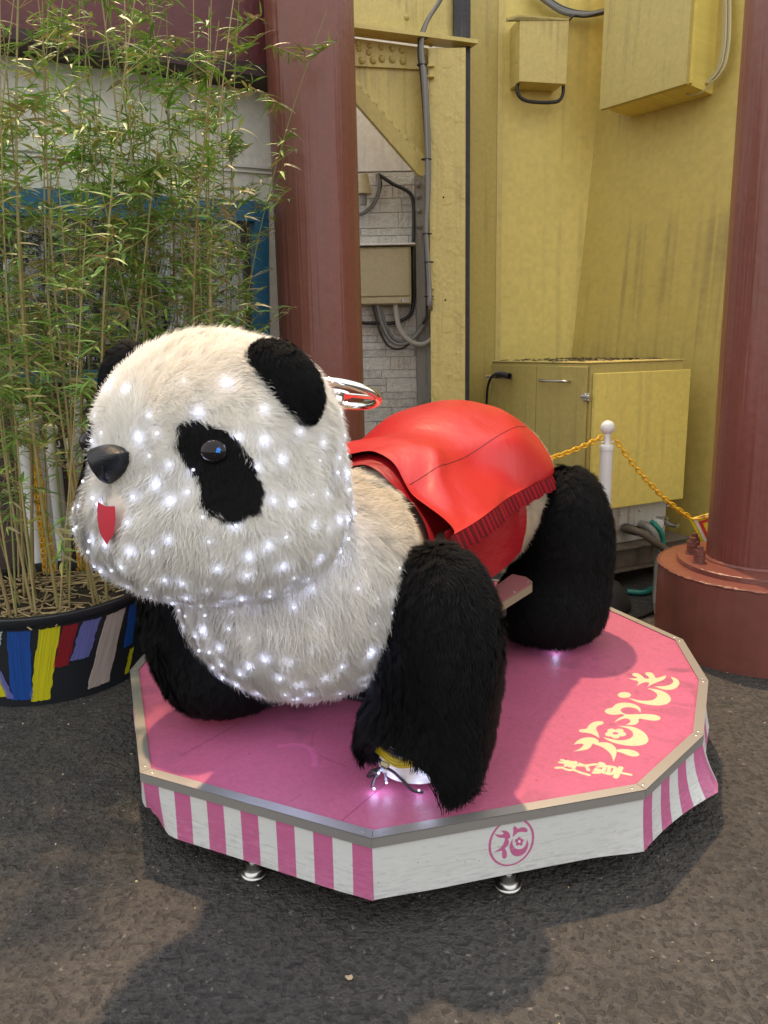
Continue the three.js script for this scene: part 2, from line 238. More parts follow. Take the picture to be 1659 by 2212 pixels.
const boxAt = (x0, x1, y0, y1, z, d, r) => { const a = onZ((x0 + x1) / 2, y0, z).y, b = onZ((x0 + x1) / 2, y1, z).y, l = onZ(x0, (y0 + y1) / 2, z).x, q = onZ(x1, (y0 + y1) / 2, z).x; return place(boxG(q - l, a - b, d, r), V((l + q) / 2, (a + b) / 2, z - d / 2)); };
{
  const z = SZ + 0.17, jb = thing('junction_box', 'beige wall box with lidded front and grey conduits on the stone wall', 'electrical box');
  part('body', boxAt(772, 888, 533, 658, z - 0.012, 0.13, 0.008), M.beige, jb);
  part('lid', boxAt(772, 884, 536, 640, z, 0.02, 0.006), M.beige, jb);
  part('lid', boxAt(772, 885, 643, 656, z, 0.018, 0.005), M.beige, jb);
  part('rain_hood', boxAt(768, 897, 525, 529, z + 0.03, 0.2, 0.003), M.whitePaint, jb);
  const cv = document.createElement('canvas'); cv.width = 128; cv.height = 40; const c = cv.getContext('2d'); c.fillStyle = '#d8d4c8'; c.fillRect(0, 0, 128, 40); c.fillStyle = '#2b2a28'; c.fillRect(2, 2, 16, 36); c.fillRect(44, 8, 78, 9); c.fillStyle = '#8a867c'; for (let i = 0; i < 9; i++) c.fillRect(40 + i * 9, 23, 6, 3); for (let i = 0; i < 6; i++) c.fillRect(44 + i * 11, 31, 7, 2); c.fillStyle = '#d8d4c8'; c.fillRect(7, 10, 5, 14); c.fillRect(20, 0, 18, 40);
  const t = new THREE.CanvasTexture(cv); t.colorSpace = THREE.SRGBColorSpace; const p0 = onZ(866, 652, z + 0.002), p1 = onZ(884, 646, z + 0.002), g = new THREE.PlaneGeometry(p1.x - p0.x, p1.y - p0.y); place(g, V((p0.x + p1.x) / 2, (p0.y + p1.y) / 2, z + 0.0015)); part('sticker', g, new THREE.MeshStandardMaterial({ map: t, roughness: 0.6 }), jb);
  const C = (name, pts, r, m, label, zz = SZ + 0.06) => { const g = tube(pts.map(([x, y, o]) => onZ(x, y, zz + (o || 0))), r, 60, 8); return single(name, g, m, label, 'cable'); };
  C('cable', [[818, 377], [832, 386], [850, 398], [872, 408], [888, 420], [893, 440], [893, 520, 0.03], [893.5, 600, 0.03], [893, 650], [887, 678], [868, 692], [845, 698], [800, 698], [770, 697]], 0.013, M.cableBlack, 'thick black cable looping down the stone wall around the beige box');
  C('cable', [[817, 375], [820, 400], [815, 425], [803, 446], [785, 460], [765, 464]], 0.014, M.cableGrey, 'grey cable curving from the wall top behind the red column');
  C('cable', [[819, 376], [824, 398], [820, 415], [818, 424]], 0.007, M.cableBlack, 'short thin black lead hanging at the top of the stone wall');
  const lf = thing('wall_lamp', 'grey cone-shaped fitting at the column edge near the top of the stone wall', 'light fitting'), lp = onZ(784, 398, SZ + 0.1);
  part('shade', place(new THREE.CylinderGeometry(0.035, 0.06, 0.13, 20), V(lp.x, lp.y, lp.z)), M.beige, lf); part('socket', place(new THREE.CylinderGeometry(0.025, 0.025, 0.07, 16), V(lp.x, lp.y - 0.1, lp.z)), M.hoseGrey, lf);
  // bundle of grey conduits coming down the post
  const zc = GZ + 0.1, path = [[965, -40], [948, 2], [925, 42], [912, 78], [909, 110], [913, 165], [918, 260], [922, 350], [924, 420], [921, 500], [924, 560], [926, 620], [925, 660]];
  const cb = thing('cable_bundle', 'bundle of grey and black cables tied down the edge of the yellow post', 'cable bundle');
  [[0, 0, 0.012, M.cableGrey], [7, 0.012, 0.012, M.cableGrey], [3, 0.024, 0.011, M.hoseGrey], [-5, 0.006, 0.008, M.cableBlack], [-2, 0.022, 0.008, M.cableGrey]].forEach(([dx, o, r, m], k) => {
    const pts = path.map(([x, y], i) => onZ(x + dx * (0.5 + 0.5 * Math.cos(i * 0.9 + k)) , y, zc + o)); const tail = [[918, 690], [898, 722], [872, 742], [846, 738], [826, 706], [814, 664], [808, 640]].map(([x, y]) => onZ(x + dx, y + k * 2 - dx, SZ + 0.1 + o)); part('cable', tube(k < 4 ? [...pts, ...tail] : pts, r, 120, 7), m, cb);
  });
  for (const [x, y] of [[912, 82], [911, 140], [920, 344], [921, 505], [925, 566], [925, 640]]) { const g = new THREE.TorusGeometry(0.03, 0.004, 6, 16); g.rotateX(Math.PI / 2); g.scale(1, 1, 0.7); part('cable_tie', place(g, onZ(x + 1, y, zc + 0.012)), M.cableBlack, cb); }
  single('conduit', tube([[854, 655], [857, 680], [862, 705], [876, 728], [895, 741], [912, 744], [926, 738], [935, 730]].map(([x, y]) => onZ(x, y, SZ + 0.13)), 0.018, 50, 10), mat([0.42, 0.41, 0.37], 0.5), 'thick pale grey flexible conduit curving out under the beige box', 'conduit');
}
// yellow walls on the right: a narrow return, a facing wall and a leaning wall that comes forward
const CR0 = onZ(1250, 770, -6.05), dB = V(Math.cos(0.19), 0, -Math.sin(0.19)), nB = V(Math.sin(0.19), 0, Math.cos(0.19));
const onB = (x, y, o = 0) => onPlane(x, y, CR0.clone().addScaledVector(nB, o), nB);
const cTop = onB(1317, 0), cLow = onB(1236, 760), dC = V(Math.cos(0.96), 0, Math.sin(0.96)), cUp = cTop.clone().sub(cLow).normalize(), nC = dC.clone().cross(cUp).normalize(); if (nC.z < 0) nC.negate();
const onC = (x, y, o = 0) => onPlane(x, y, cLow.clone().addScaledVector(nC, o), nC);
{
  const yw = thing('yellow_wall', 'tall grimy yellow painted wall folded into a corner behind the cabinet', 'wall');
  const up = (p, y) => cLow.clone().addScaledVector(cUp, (y - cLow.y) / cUp.y);
  const L = onB(1079, 500), H = 4.2, ct = up(0, H), c0 = up(0, -0.05), a = V(L.x, H, L.z), b = V(L.x, -0.05, L.z);
  part('facing_panel', slab([a, ct, c0, b], nB.clone().multiplyScalar(-0.15)), M.yellowLitWall, yw);
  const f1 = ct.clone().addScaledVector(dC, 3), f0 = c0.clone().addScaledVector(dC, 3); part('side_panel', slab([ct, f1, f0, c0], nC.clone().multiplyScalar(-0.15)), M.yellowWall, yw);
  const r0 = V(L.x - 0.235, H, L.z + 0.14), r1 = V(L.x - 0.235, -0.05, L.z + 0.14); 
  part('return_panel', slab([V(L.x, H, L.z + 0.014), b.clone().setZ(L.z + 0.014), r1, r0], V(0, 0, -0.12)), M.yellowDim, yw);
  part('edge_strip', slab([V(L.x - 0.028, H, L.z + 0.034), V(L.x + 0.012, H, L.z + 0.022), V(L.x + 0.012, 0, L.z + 0.022), V(L.x - 0.028, 0, L.z + 0.034)], V(0, 0, -0.05)), M.yellowSteel, yw);
  // small wall box
  const sb = thing('small_wall_box', 'small yellow plastic wall box with black cable loop under it', 'electrical box');
  const q = (A, o) => A.map(([x, y]) => onB(x, y, o));
  const fr = q([[1123, 33], [1229, 41], [1223, 181], [1122, 175]], 0.2); part('cover', slab(fr, nB.clone().multiplyScalar(-0.035)), M.yellowSteel, sb);
  part('body', slab(fr.map((p, i) => p.clone().addScaledVector(nB, -0.038).addScaledVector(dB, i === 0 || i === 3 ? 0.006 : -0.01).add(V(0, i < 2 ? -0.008 : 0.006, 0))), nB.clone().multiplyScalar(-0.155)), M.yellowSteel, sb);
  const hp = onB(1117, 108, 0.13); part('hinge', place(boxG(0.03, 0.16, 0.07), V(hp.x + 0.01, hp.y, hp.z), 0.19), M.yellowSteel, sb);
  part('top_lip', slab(q([[1095, 38], [1122, 31], [1231, 40], [1226, 43], [1122, 35], [1096, 44]], 0.205), nB.clone().multiplyScalar(-0.02)), M.yellowDim, sb);
  single('cable', tube([[1120, 176], [1117, 192], [1122, 208], [1136, 217], [1165, 221], [1190, 221], [1208, 217], [1216, 203], [1217, 184]].map(([x, y]) => onB(x, y, 0.13)), 0.012, 50, 8), M.cableBlack, 'black cable loop hanging under the small yellow wall box', 'cable');
  const cd = thing('overhead_cables', 'thick dark cables sagging along the yellow wall towards the large box', 'cable bundle');
  [[0, 0], [4, 0.02], [9, 0.04]].forEach(([dy, o]) => part('cable', tube([[1150, -28 + dy], [1187, 0 + dy], [1215, 17 + dy], [1250, 27 + dy * 0.6], [1285, 28 + dy * 0.3], [1316, 20 + dy * 0.3]].map(([x, y]) => onB(x, y, 0.06 + o)), 0.016, 40, 8), o ? M.cableGrey : M.cableBlack, cd));
  part('cable', tube([[1228, 44], [1240, 34], [1262, 36], [1290, 30], [1312, 24]].map(([x, y]) => onB(x, y, 0.14)), 0.008, 30, 7), M.cableBlack, cd);
  // large box on the leaning wall
  const lb = thing('large_wall_box', 'large yellow cabinet hung high on the leaning yellow wall', 'electrical box');
  const o = 0.3, k = (A, oo) => A.map(([x, y]) => onC(x, y, oo));
  const fA = k([[1312, -120], [1503, -150], [1482, 180], [1295, 237]], o); part('front_panel', slab(fA, nC.clone().multiplyScalar(-0.03)), M.yellowDim, lb);
  const sh = fA.map((p, i) => p.clone().addScaledVector(nC, -0.032).addScaledVector(dC, i === 0 || i === 3 ? 0.02 : -0.012).add(V(0, i > 1 ? 0.01 : 0, 0)));
  part('rim', slab(sh.map((p, i) => p.clone().addScaledVector(dC, i === 0 || i === 3 ? 0 : 0.02)), nC.clone().multiplyScalar(-0.03)), M.yellowLit, lb);
  part('body', slab(sh.map((p) => p.clone().addScaledVector(nC, -0.034)), nC.clone().multiplyScalar(-0.24)), M.yellowLit, lb);
  const bundle = thing('cream_cables', 'several thin cream cables sweeping under the large wall box beside the column', 'cable bundle');
  for (let i = 0; i < 6; i++) part('cable', tube([[1562 + i * 3, -40], [1563 + i * 3, 40], [1560 + i * 3, 100], [1550 + i * 3, 145], [1530 + i * 3, 172], [1505 + i * 2, 186 - i * 1], [1488, 184]].map(([x, y], j) => onC(x, y, 0.06 + 0.012 * (i % 3))), 0.0065, 50, 6), M.cableCream, bundle);
  part('cable', tube([[1450, 186], [1464, 190], [1480, 202], [1498, 206], [1520, 196], [1540, 176]].map(([x, y]) => onC(x, y, 0.12)), 0.005, 40, 6), M.cableCream, bundle);
}
// ------------------------------------------------------------------ red columns
{ // brushed gloss paint, with the brush's fine upright lines
  M.red.bumpMap = tex(512, (u, v) => 0.5 + 0.5 * (vn(u * 150, v * 3, 150, 57, 3) - 0.5) + 0.5 * (vn(u * 60, v * 2, 60, 58, 2) - 0.5) + 0.4 * (fbm(u, v, 30, 3, 59) - 0.5), { srgb: false, rep: 1 / 1.3 }); M.red.bumpScale = 0.0035;
}
const round = (g, r, h) => { const uv = g.attributes.uv; for (let i = 0; i < uv.count; i++) uv.setXY(i, uv.getX(i) * r * 6.2832, uv.getY(i) * h); return g; };
{
  const c = thing('red_column', 'red-brown painted round steel column standing behind the bamboo and panda', 'column', V(onZ(694, 737, -4.5).x, 0, -4.5));
  part('shaft', place(round(new THREE.CylinderGeometry(0.235, 0.235, 3.45, 72, 1), 0.235, 3.45), V(0, 1.725, 0)), M.red, c);
  part('base_plate', place(new THREE.CylinderGeometry(0.42, 0.42, 0.3, 64), V(0, 0.15, 0)), M.red, c);
  const d = thing('red_column', 'red-brown painted round column on a wide bolted drum base at right edge', 'column', V(1.84, 0, -3.66));
  part('shaft', place(round(new THREE.CylinderGeometry(0.235, 0.235, 3.0, 72, 1), 0.235, 3), V(0, 1.93, 0)), M.red, d);
  const L = (pts) => new THREE.LatheGeometry(pts.map(([x, y]) => new THREE.Vector2(x, y)), 96);
  part('drum', L([[0.462, 0], [0.46, 0.39], [0.456, 0.4], [0.446, 0.405], [0.36, 0.408], [0.0, 0.408]]), M.red, d);
  part('flange', L([[0.372, 0.4], [0.372, 0.428], [0.366, 0.434], [0.26, 0.435], [0.0, 0.435]]), M.red, d);
  const weld = new THREE.TorusGeometry(0.238, 0.012, 8, 120); weld.rotateX(Math.PI / 2); { const p = weld.attributes.position; for (let i = 0; i < p.count; i++) { const a = Math.atan2(p.getZ(i), p.getX(i)), k = 1 + 0.016 * vn(a * 20 + 100, 3, 4096, 7); p.setX(i, p.getX(i) * k); p.setZ(i, p.getZ(i) * k); } weld.computeVertexNormals(); }
  part('weld', place(weld, V(0, 0.437, 0)), M.red, d);
  const chip = new THREE.TorusGeometry(0.458, 0.006, 6, 200); chip.rotateX(Math.PI / 2); { const p = chip.attributes.position; for (let i = 0; i < p.count; i++) { const a = Math.atan2(p.getZ(i), p.getX(i)), k = 1 + 0.012 * (vn(a * 26 + 200, 5, 4096, 8) - 0.6), y = 0.006 * (vn(a * 34 + 90, 2, 4096, 3) - 0.5); p.setX(i, p.getX(i) * k); p.setZ(i, p.getZ(i) * k); p.setY(i, p.getY(i) + y); } chip.computeVertexNormals(); }
  part('worn_rim', place(chip, V(0, 0.399, 0)), M.red, d);
  for (const [x, y] of [[1495, 1195], [1622, 1222]]) bolt(onY(x, y, 0.435).sub(d.position));
  for (const t of [-0.6, -2.4, -3.3]) bolt(V(0.31 * Math.cos(t), 0.435, 0.31 * Math.sin(t)));
  function bolt(p) { const b = part('bolt', join([place(new THREE.CylinderGeometry(0.033, 0.033, 0.006, 20), V(0, 0.003, 0)), place(new THREE.CylinderGeometry(0.027, 0.027, 0.03, 6), V(0, 0.021, 0)), place(new THREE.CylinderGeometry(0.026, 0.027, 0.025, 6), V(0, 0.05, 0), 0.3), place(new THREE.CylinderGeometry(0.015, 0.017, 0.02, 14), V(0, 0.072, 0))].map((g) => g.toNonIndexed())), M.red, d); b.position.copy(p).setY(0.434); }
}
// ------------------------------------------------------------------ yellow machine cabinet on its stand
const CT = atDepth(1277, 784.5, 4.45), dR = V(Math.cos(0.454), 0, -Math.sin(0.454)), dF = V(-Math.sin(0.454), 0, -Math.cos(0.454)), nR = dF.clone().negate(), nF = dR.clone().negate();
const onR = (x, y, o = 0) => onPlane(x, y, CT.clone().addScaledVector(nR, o), nR), onF = (x, y, o = 0) => onPlane(x, y, CT.clone().addScaledVector(nF, o), nF);
{
  const cab = thing('equipment_cabinet', 'yellow steel machine cabinet with two bar handles, on a rusty stand before the yellow wall', 'cabinet');
  const w = onR(1477, 790).sub(CT).dot(dR), dep = 1.02, top = CT.y, bot = onR(1330, 1088).y;
  const yaw = Math.atan2(-dR.z, dR.x), at = (a, y, b) => CT.clone().setY(y).addScaledVector(dR, a).addScaledVector(dF, b);
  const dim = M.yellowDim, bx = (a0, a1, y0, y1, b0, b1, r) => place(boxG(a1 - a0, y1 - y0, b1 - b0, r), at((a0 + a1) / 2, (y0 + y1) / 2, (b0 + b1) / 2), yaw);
  part('body', bx(0, w, bot + 0.01, top - 0.004, 0, dep, 0.006), M.yellowDim, cab);
  part('lid', bx(-0.006, w + 0.006, top - 0.003, top + 0.006, -0.006, dep + 0.004, 0.004), M.yellowSteel, cab);
  const d0 = onR(1284, 806), d1 = onR(1489, 797);
  part('door', bx(0.012, w + 0.03, bot - 0.02, d0.y - 0.0, -0.034, -0.003, 0.006), M.yellowLit, cab);
  // front doors on the shaded face, handles and latch
  const fx = (x, y) => onF(x, y).sub(CT).dot(dF);
  const bF = fx(1150, 900), bL = fx(1050, 900);
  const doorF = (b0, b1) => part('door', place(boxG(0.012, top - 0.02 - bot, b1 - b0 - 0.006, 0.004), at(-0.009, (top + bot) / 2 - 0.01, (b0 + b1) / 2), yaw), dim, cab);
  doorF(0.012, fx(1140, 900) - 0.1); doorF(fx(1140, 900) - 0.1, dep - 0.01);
  for (const [x0, x1, y] of [[1062, 1110, 814], [1176, 1237, 822]]) { const a = fx(x0, y), b = fx(x1, y), yy = onF((x0 + x1) / 2, y).y, P = (s, t) => at(-0.015 - s, yy, lerp(a, b, t)); part('handle', tube([P(0, 0.02), P(0.03, 0.03), P(0.042, 0.1), P(0.042, 0.9), P(0.03, 0.97), P(0, 0.98)], 0.008, 40, 8), M.steel, cab); }
  const lt = onF(1267, 858, 0.02); part('latch', join([place(boxG(0.014, 0.05, 0.05), lt, yaw), place(boxG(0.02, 0.02, 0.07), lt.clone().addScaledVector(nF, 0.01).add(V(0, 0.004, 0)), yaw), place(boxG(0.03, 0.045, 0.012), at(-0.02, lt.y, 0.006), yaw)]), M.steel, cab);
  // white base box with bolts
  const by = onR(1330, 1178).y, r0 = rng(31);
  part('base_box', bx(0.015, w - 0.045, by, bot - 0.012, 0.03, dep - 0.02, 0.005), paintMat([0.5, 0.48, 0.43], [0.2, 0.09, 0.04], 0.7, 0.6, { period: 0.8, seed: 603, fleck: 0.06 }), cab);
  for (const [x, y] of [[1382, 1102], [1442, 1093], [1438, 1126], [1340, 1110]]) rivet(cab, onR(x, y, -0.03), nR, 0.011, M.steel, 'screw');
  // stand of steel channel
  part('stand', join([bx(-0.05, w + 0.08, by - 0.014, by - 0.002, -0.08, dep, 0.003), bx(-0.05, w + 0.08, by - 0.14, by - 0.015, -0.035, -0.02, 0.003), bx(-0.05, w + 0.08, by - 0.154, by - 0.141, -0.08, 0.02, 0.003), bx(w - 0.02, w + 0.06, by - 0.14, by - 0.015, -0.02, dep, 0.003), bx(-0.045, 0.03, by - 0.14, by - 0.015, -0.019, dep, 0.003)]), M.rust, cab);
  for (const [a, b] of [[0.03, 0.03], [w - 0.03, 0.05], [0.03, dep - 0.1], [w - 0.03, dep - 0.1]]) part('leg', bx(a - 0.045, a + 0.045, 0, by - 0.155, b - 0.04, b + 0.05, 0.006), M.rust, cab);
  // valves and hose stubs
  const stub = (x, y, l, r, m) => { const p = onR(x, y, -0.03), g = new THREE.CylinderGeometry(r, r * 1.05, l, 16); g.rotateX(Math.PI / 2); part('valve', place(g, p.addScaledVector(nR, l / 2), yaw), m, cab); };
  stub(1347, 1141, 0.06, 0.034, M.steel); stub(1384, 1134, 0.05, 0.03, M.steel); stub(1412, 1128, 0.06, 0.028, M.whitePaint); stub(1428, 1127, 0.14, 0.016, M.steel); stub(1420, 1118, 0.05, 0.012, M.steel); stub(1432, 1118, 0.04, 0.012, M.steel);
  const lv = new THREE.InstancedMesh(new THREE.TetrahedronGeometry(0.014), mat([0.1, 0.07, 0.05], 0.9), 260), X = new THREE.Matrix4();
  for (let i = 0; i < 260; i++) { const p = at(w * r0(), top + 0.007 + 0.004 * r0(), dep * (0.1 + 0.9 * r0())); X.compose(p, new THREE.Quaternion().setFromEuler(new THREE.Euler(0.4 * (r0() - 0.5), r0() * 6, 0.4 * (r0() - 0.5), 'YXZ')), V(1 + r0() * 1.8, 0.16, 0.5 + r0())); lv.setMatrixAt(i, X); }
  lv.name = 'litter'; stuffPart(lv); cab.add(lv);
  const pl = thing('plug_lead', 'black plug and lead hooked over the left handle of the yellow cabinet', 'cable'), P = (x, y, o) => onF(x, y, o);
  part('lead', tube([P(1092, 812, 0.07), P(1078, 808, 0.08), P(1064, 812, 0.09), P(1055, 830, 0.08), P(1051, 870, 0.05), P(1049, 930, 0.05), P(1049, 1000, 0.05)], 0.009, 50, 8), M.cableBlack, pl);
  part('plug', tube([P(1072, 808, 0.085), P(1084, 808, 0.075), P(1101, 813, 0.07)], 0.02, 12, 10), M.rubber, pl);
  const H = (x, y, o) => onR(x, y, o), hs = (pts, r, m, label) => single('hose', tube(pts, r, 70, 10), m, label, 'hose');
  hs([H(1347, 1141, 0.03), H(1358, 1142, 0.1), H(1372, 1146, 0.16), H(1392, 1155, 0.2), H(1415, 1172, 0.24), H(1440, 1190, 0.28), onY(1478, 1290, 0.2)], 0.022, M.hoseBrown, 'brown rubber hose running from the cabinet base to the column drum');
  part('collar', tube([H(1352, 1141, 0.05), H(1375, 1147, 0.16)], 0.03, 8, 12), M.rubber, cab); 
  hs([H(1384, 1134, 0.02), H(1398, 1137, 0.1), H(1412, 1150, 0.15), H(1420, 1175, 0.16), H(1421, 1205, 0.15), onY(1418, 1290, 0.03), onY(1424, 1335, 0.03)], 0.022, M.hoseGrey, 'grey hose dropping from the cabinet base to the ground beside the drum');
  hs([H(1409, 1128, 0.03), H(1416, 1134, 0.08), H(1428, 1150, 0.1), H(1432, 1180, 0.1), onY(1430, 1250, 0.12), onY(1412, 1270, 0.03), onY(1390, 1280, 0.02), onY(1355, 1278, 0.02)], 0.017, M.hoseGreen, 'teal green garden hose curving down from the cabinet to the ground');
  hs([onY(1345, 1336, 0.01), onY(1380, 1333, 0.01), onY(1400, 1326, 0.01), onY(1440, 1312, 0.01)], 0.008, M.cableBlack, 'thin dark cable lying on the ground behind the platform corner');
}
// ------------------------------------------------------------------ barrier posts, chains, hanging sign
function chainPost(p, label, k = 1, grp) {
  const t = thing('chain_post', label, 'barrier post', p, grp), h = (y) => y * k;
  const L = (a) => new THREE.LatheGeometry(a.map(([x, y]) => new THREE.Vector2(x * k, y * k)), 32);
  part('base', L([[0.0, 0.0], [0.155, 0.0], [0.16, 0.02], [0.15, 0.06], [0.125, 0.1], [0.095, 0.14], [0.06, 0.155], [0.0, 0.157]]), M.rubber, t);
  part('pole', L([[0.033, 0.15], [0.033, 0.86], [0.037, 0.862], [0.037, 0.885], [0.03, 0.89], [0.018, 0.895], [0.016, 0.94], [0.02, 0.955], [0.0, 0.956]]), M.whitePlastic, t);
  part('ball', place(new THREE.SphereGeometry(0.037 * k, 28, 20), V(0, 0.98 * k, 0)), M.whitePlastic, t);
  for (const s of [-1, 1]) part('hook', tube([V(s * 0.018 * k, 0.905 * k, 0), V(s * 0.036 * k, 0.905 * k, 0), V(s * 0.036 * k, 0.93 * k, 0)], 0.004, 12, 6), M.whitePlastic, t);
  return t;
}
const linkG = new THREE.TorusGeometry(0.0125, 0.0042, 7, 18); linkG.scale(1.55, 1, 1);
function chain(a, b, sag, label) {
  const t = thing('chain', label, 'chain', a.clone(), 'yellow plastic barrier chains'); const len = a.distanceTo(b) * (1 + 2 * sag * sag), n = Math.max(3, Math.round(len / 0.0285));
  const P = (u) => a.clone().lerp(b, u).add(V(0, -sag * 4 * u * (1 - u) * a.distanceTo(b), 0));
  for (let i = 0; i < n; i++) { const u = (i + 0.5) / n, m = part('link', linkG, M.chain, t), d = P(u + 0.01).sub(P(u - 0.01)).normalize(); m.position.copy(P(u)).sub(a); const q = new THREE.Quaternion().setFromUnitVectors(V(1, 0, 0), d); m.quaternion.copy(q).multiply(new THREE.Quaternion().setFromAxisAngle(V(1, 0, 0), i % 2 ? 0.35 : 1.75)); }
  return t;
}
{
  const base = onY(1297, 1312, 0); const kk = (() => { const top = onPlane(1313, 908, base, V(0, 0, 1)); return top.y / 1.017; })();
  chainPost(base, 'white barrier post with ball top and black rubber base behind the panda’s hind leg'.replace('’', "'"), kk);
  const hk = base.clone().setY(0.915 * kk + 0.02); const hkR = hk.clone().add(V(0.03, 0, 0.012)), hkL = hk.clone().add(V(-0.03, 0, 0.012));
  const sg = onZ(1494, 1120, base.z + 0.05); chain(hkR, sg, 0.075, 'yellow plastic chain running from the white post down to the hanging sign');
  chain(hkL, onZ(1120, 1004, base.z + 0.25), 0.04, "yellow plastic chain running from the white post behind the panda's rump");
  chain(sg.clone().add(V(0.02, 0, 0)), onZ(1600, 1098, base.z + 0.05), 0.02, 'short yellow chain length along the top edge of the hanging sign');
  const sn = thing('hanging_sign', 'yellow plate with red line border hung on the chain beside the column', 'sign', sg.clone()), q = (A, o) => A.map(([x, y]) => onZ(x, y, base.z + 0.05 + o).sub(sg));
  part('plate', slab(q([[1489, 1122], [1600, 1090], [1600, 1200], [1519, 1176]], 0), V(0, 0, -0.012)), mat([0.72, 0.62, 0.02], 0.4), sn);
  part('white_line', join([slab(q([[1497, 1120], [1504, 1118], [1531, 1177], [1525, 1176]], 0.003), V(0, 0, -0.002)), slab(q([[1504, 1118], [1597, 1091], [1597, 1097], [1506, 1123]], 0.003), V(0, 0, -0.002))]), mat([0.7, 0.68, 0.6], 0.4), sn);
  part('red_line', join([slab(q([[1509, 1127], [1516, 1125], [1542, 1182], [1536, 1182]], 0.004), V(0, 0, -0.002)), slab(q([[1516, 1125], [1598, 1100], [1598, 1106], [1519, 1130]], 0.004), V(0, 0, -0.002))]), M.red2, sn);
  // the group of posts stored behind the bamboo
  const lab = ['white barrier post with big ball top draped in yellow chain, behind the bamboo stems', 'small-balled white barrier post standing tallest behind the bamboo stems', 'white barrier post half hidden at the left behind the bamboo', 'short white barrier post between two others behind the bamboo stems', "white barrier post closest to the panda's cheek behind the bamboo"];
  [[72, 905, -3.92], [168, 872, -4.15], [46, 890, -4.12], [108, 930, -4.08], [156, 959, -3.95]].forEach(([x, y, z], i) => { const p = onZ(x, y, z), k = p.y / 0.98; chainPost(V(p.x, 0, z), lab[i], k, 'barrier posts stored behind the bamboo pot'); if (i === 0 || i === 4) { for (let j = 0; j < 3; j++) chain(V(p.x + 0.015 * j - 0.01, p.y - 0.1, z + 0.042 + 0.012 * j), V(p.x + 0.03 * j - 0.01, 0.22 + 0.06 * j, z + 0.05 + 0.01 * j), 0.01, ['yellow plastic chain strand hanging straight down a stored white post', 'yellow chain strand hanging beside another on a stored white post', 'yellow chain strand hanging rightmost on a stored white post'][j] + (i ? " near the panda's cheek" : ' behind the bamboo')); } });
}
// ------------------------------------------------------------------ ride platform (its own axes: x to the panda's left, z to its front)
const FM = V(-0.4, 0, -1.909), RY = -Math.atan2(0.435, 0.9);
const toW = new THREE.Matrix4().compose(FM, new THREE.Quaternion().setFromAxisAngle(V(0, 1, 0), RY), V(1, 1, 1)), toL = toW.clone().invert();
const locY = (x, y, h) => onY(x, y, h).applyMatrix4(toL);
const locX = (x, y, px) => { const n = V(1, 0, 0).transformDirection(toW), p0 = V(px, 0, 0).applyMatrix4(toW); return onPlane(x, y, p0, n).applyMatrix4(toL); };
const DECK = 0.27;
function smoothPath(ctx, P) {                       // closed outline, rounded except at points marked as corners
  const n = P.length, mid = (a, b) => [(a[0] + b[0]) / 2, (a[1] + b[1]) / 2]; let st = P.findIndex((p) => p[2]); const s0 = st < 0 ? mid(P[n - 1], P[0]) : P[st]; st = Math.max(st, 0);
  ctx.beginPath(); ctx.moveTo(s0[0], s0[1]);
  for (let k = (s0.length > 2 ? 1 : 0), c = 0; c < n; k++, c++) { const a = P[(st + k) % n], b = P[(st + k + 1) % n]; if (a[2]) ctx.lineTo(a[0], a[1]); else { const e = b[2] ? b : mid(a, b); ctx.quadraticCurveTo(a[0], a[1], e[0], e[1]); } }
  ctx.closePath(); ctx.fill();
}
const platform = thing('ride_platform', "low octagonal pink ride platform with striped skirt under the panda", 'ride platform', FM);
platform.rotation.y = RY;
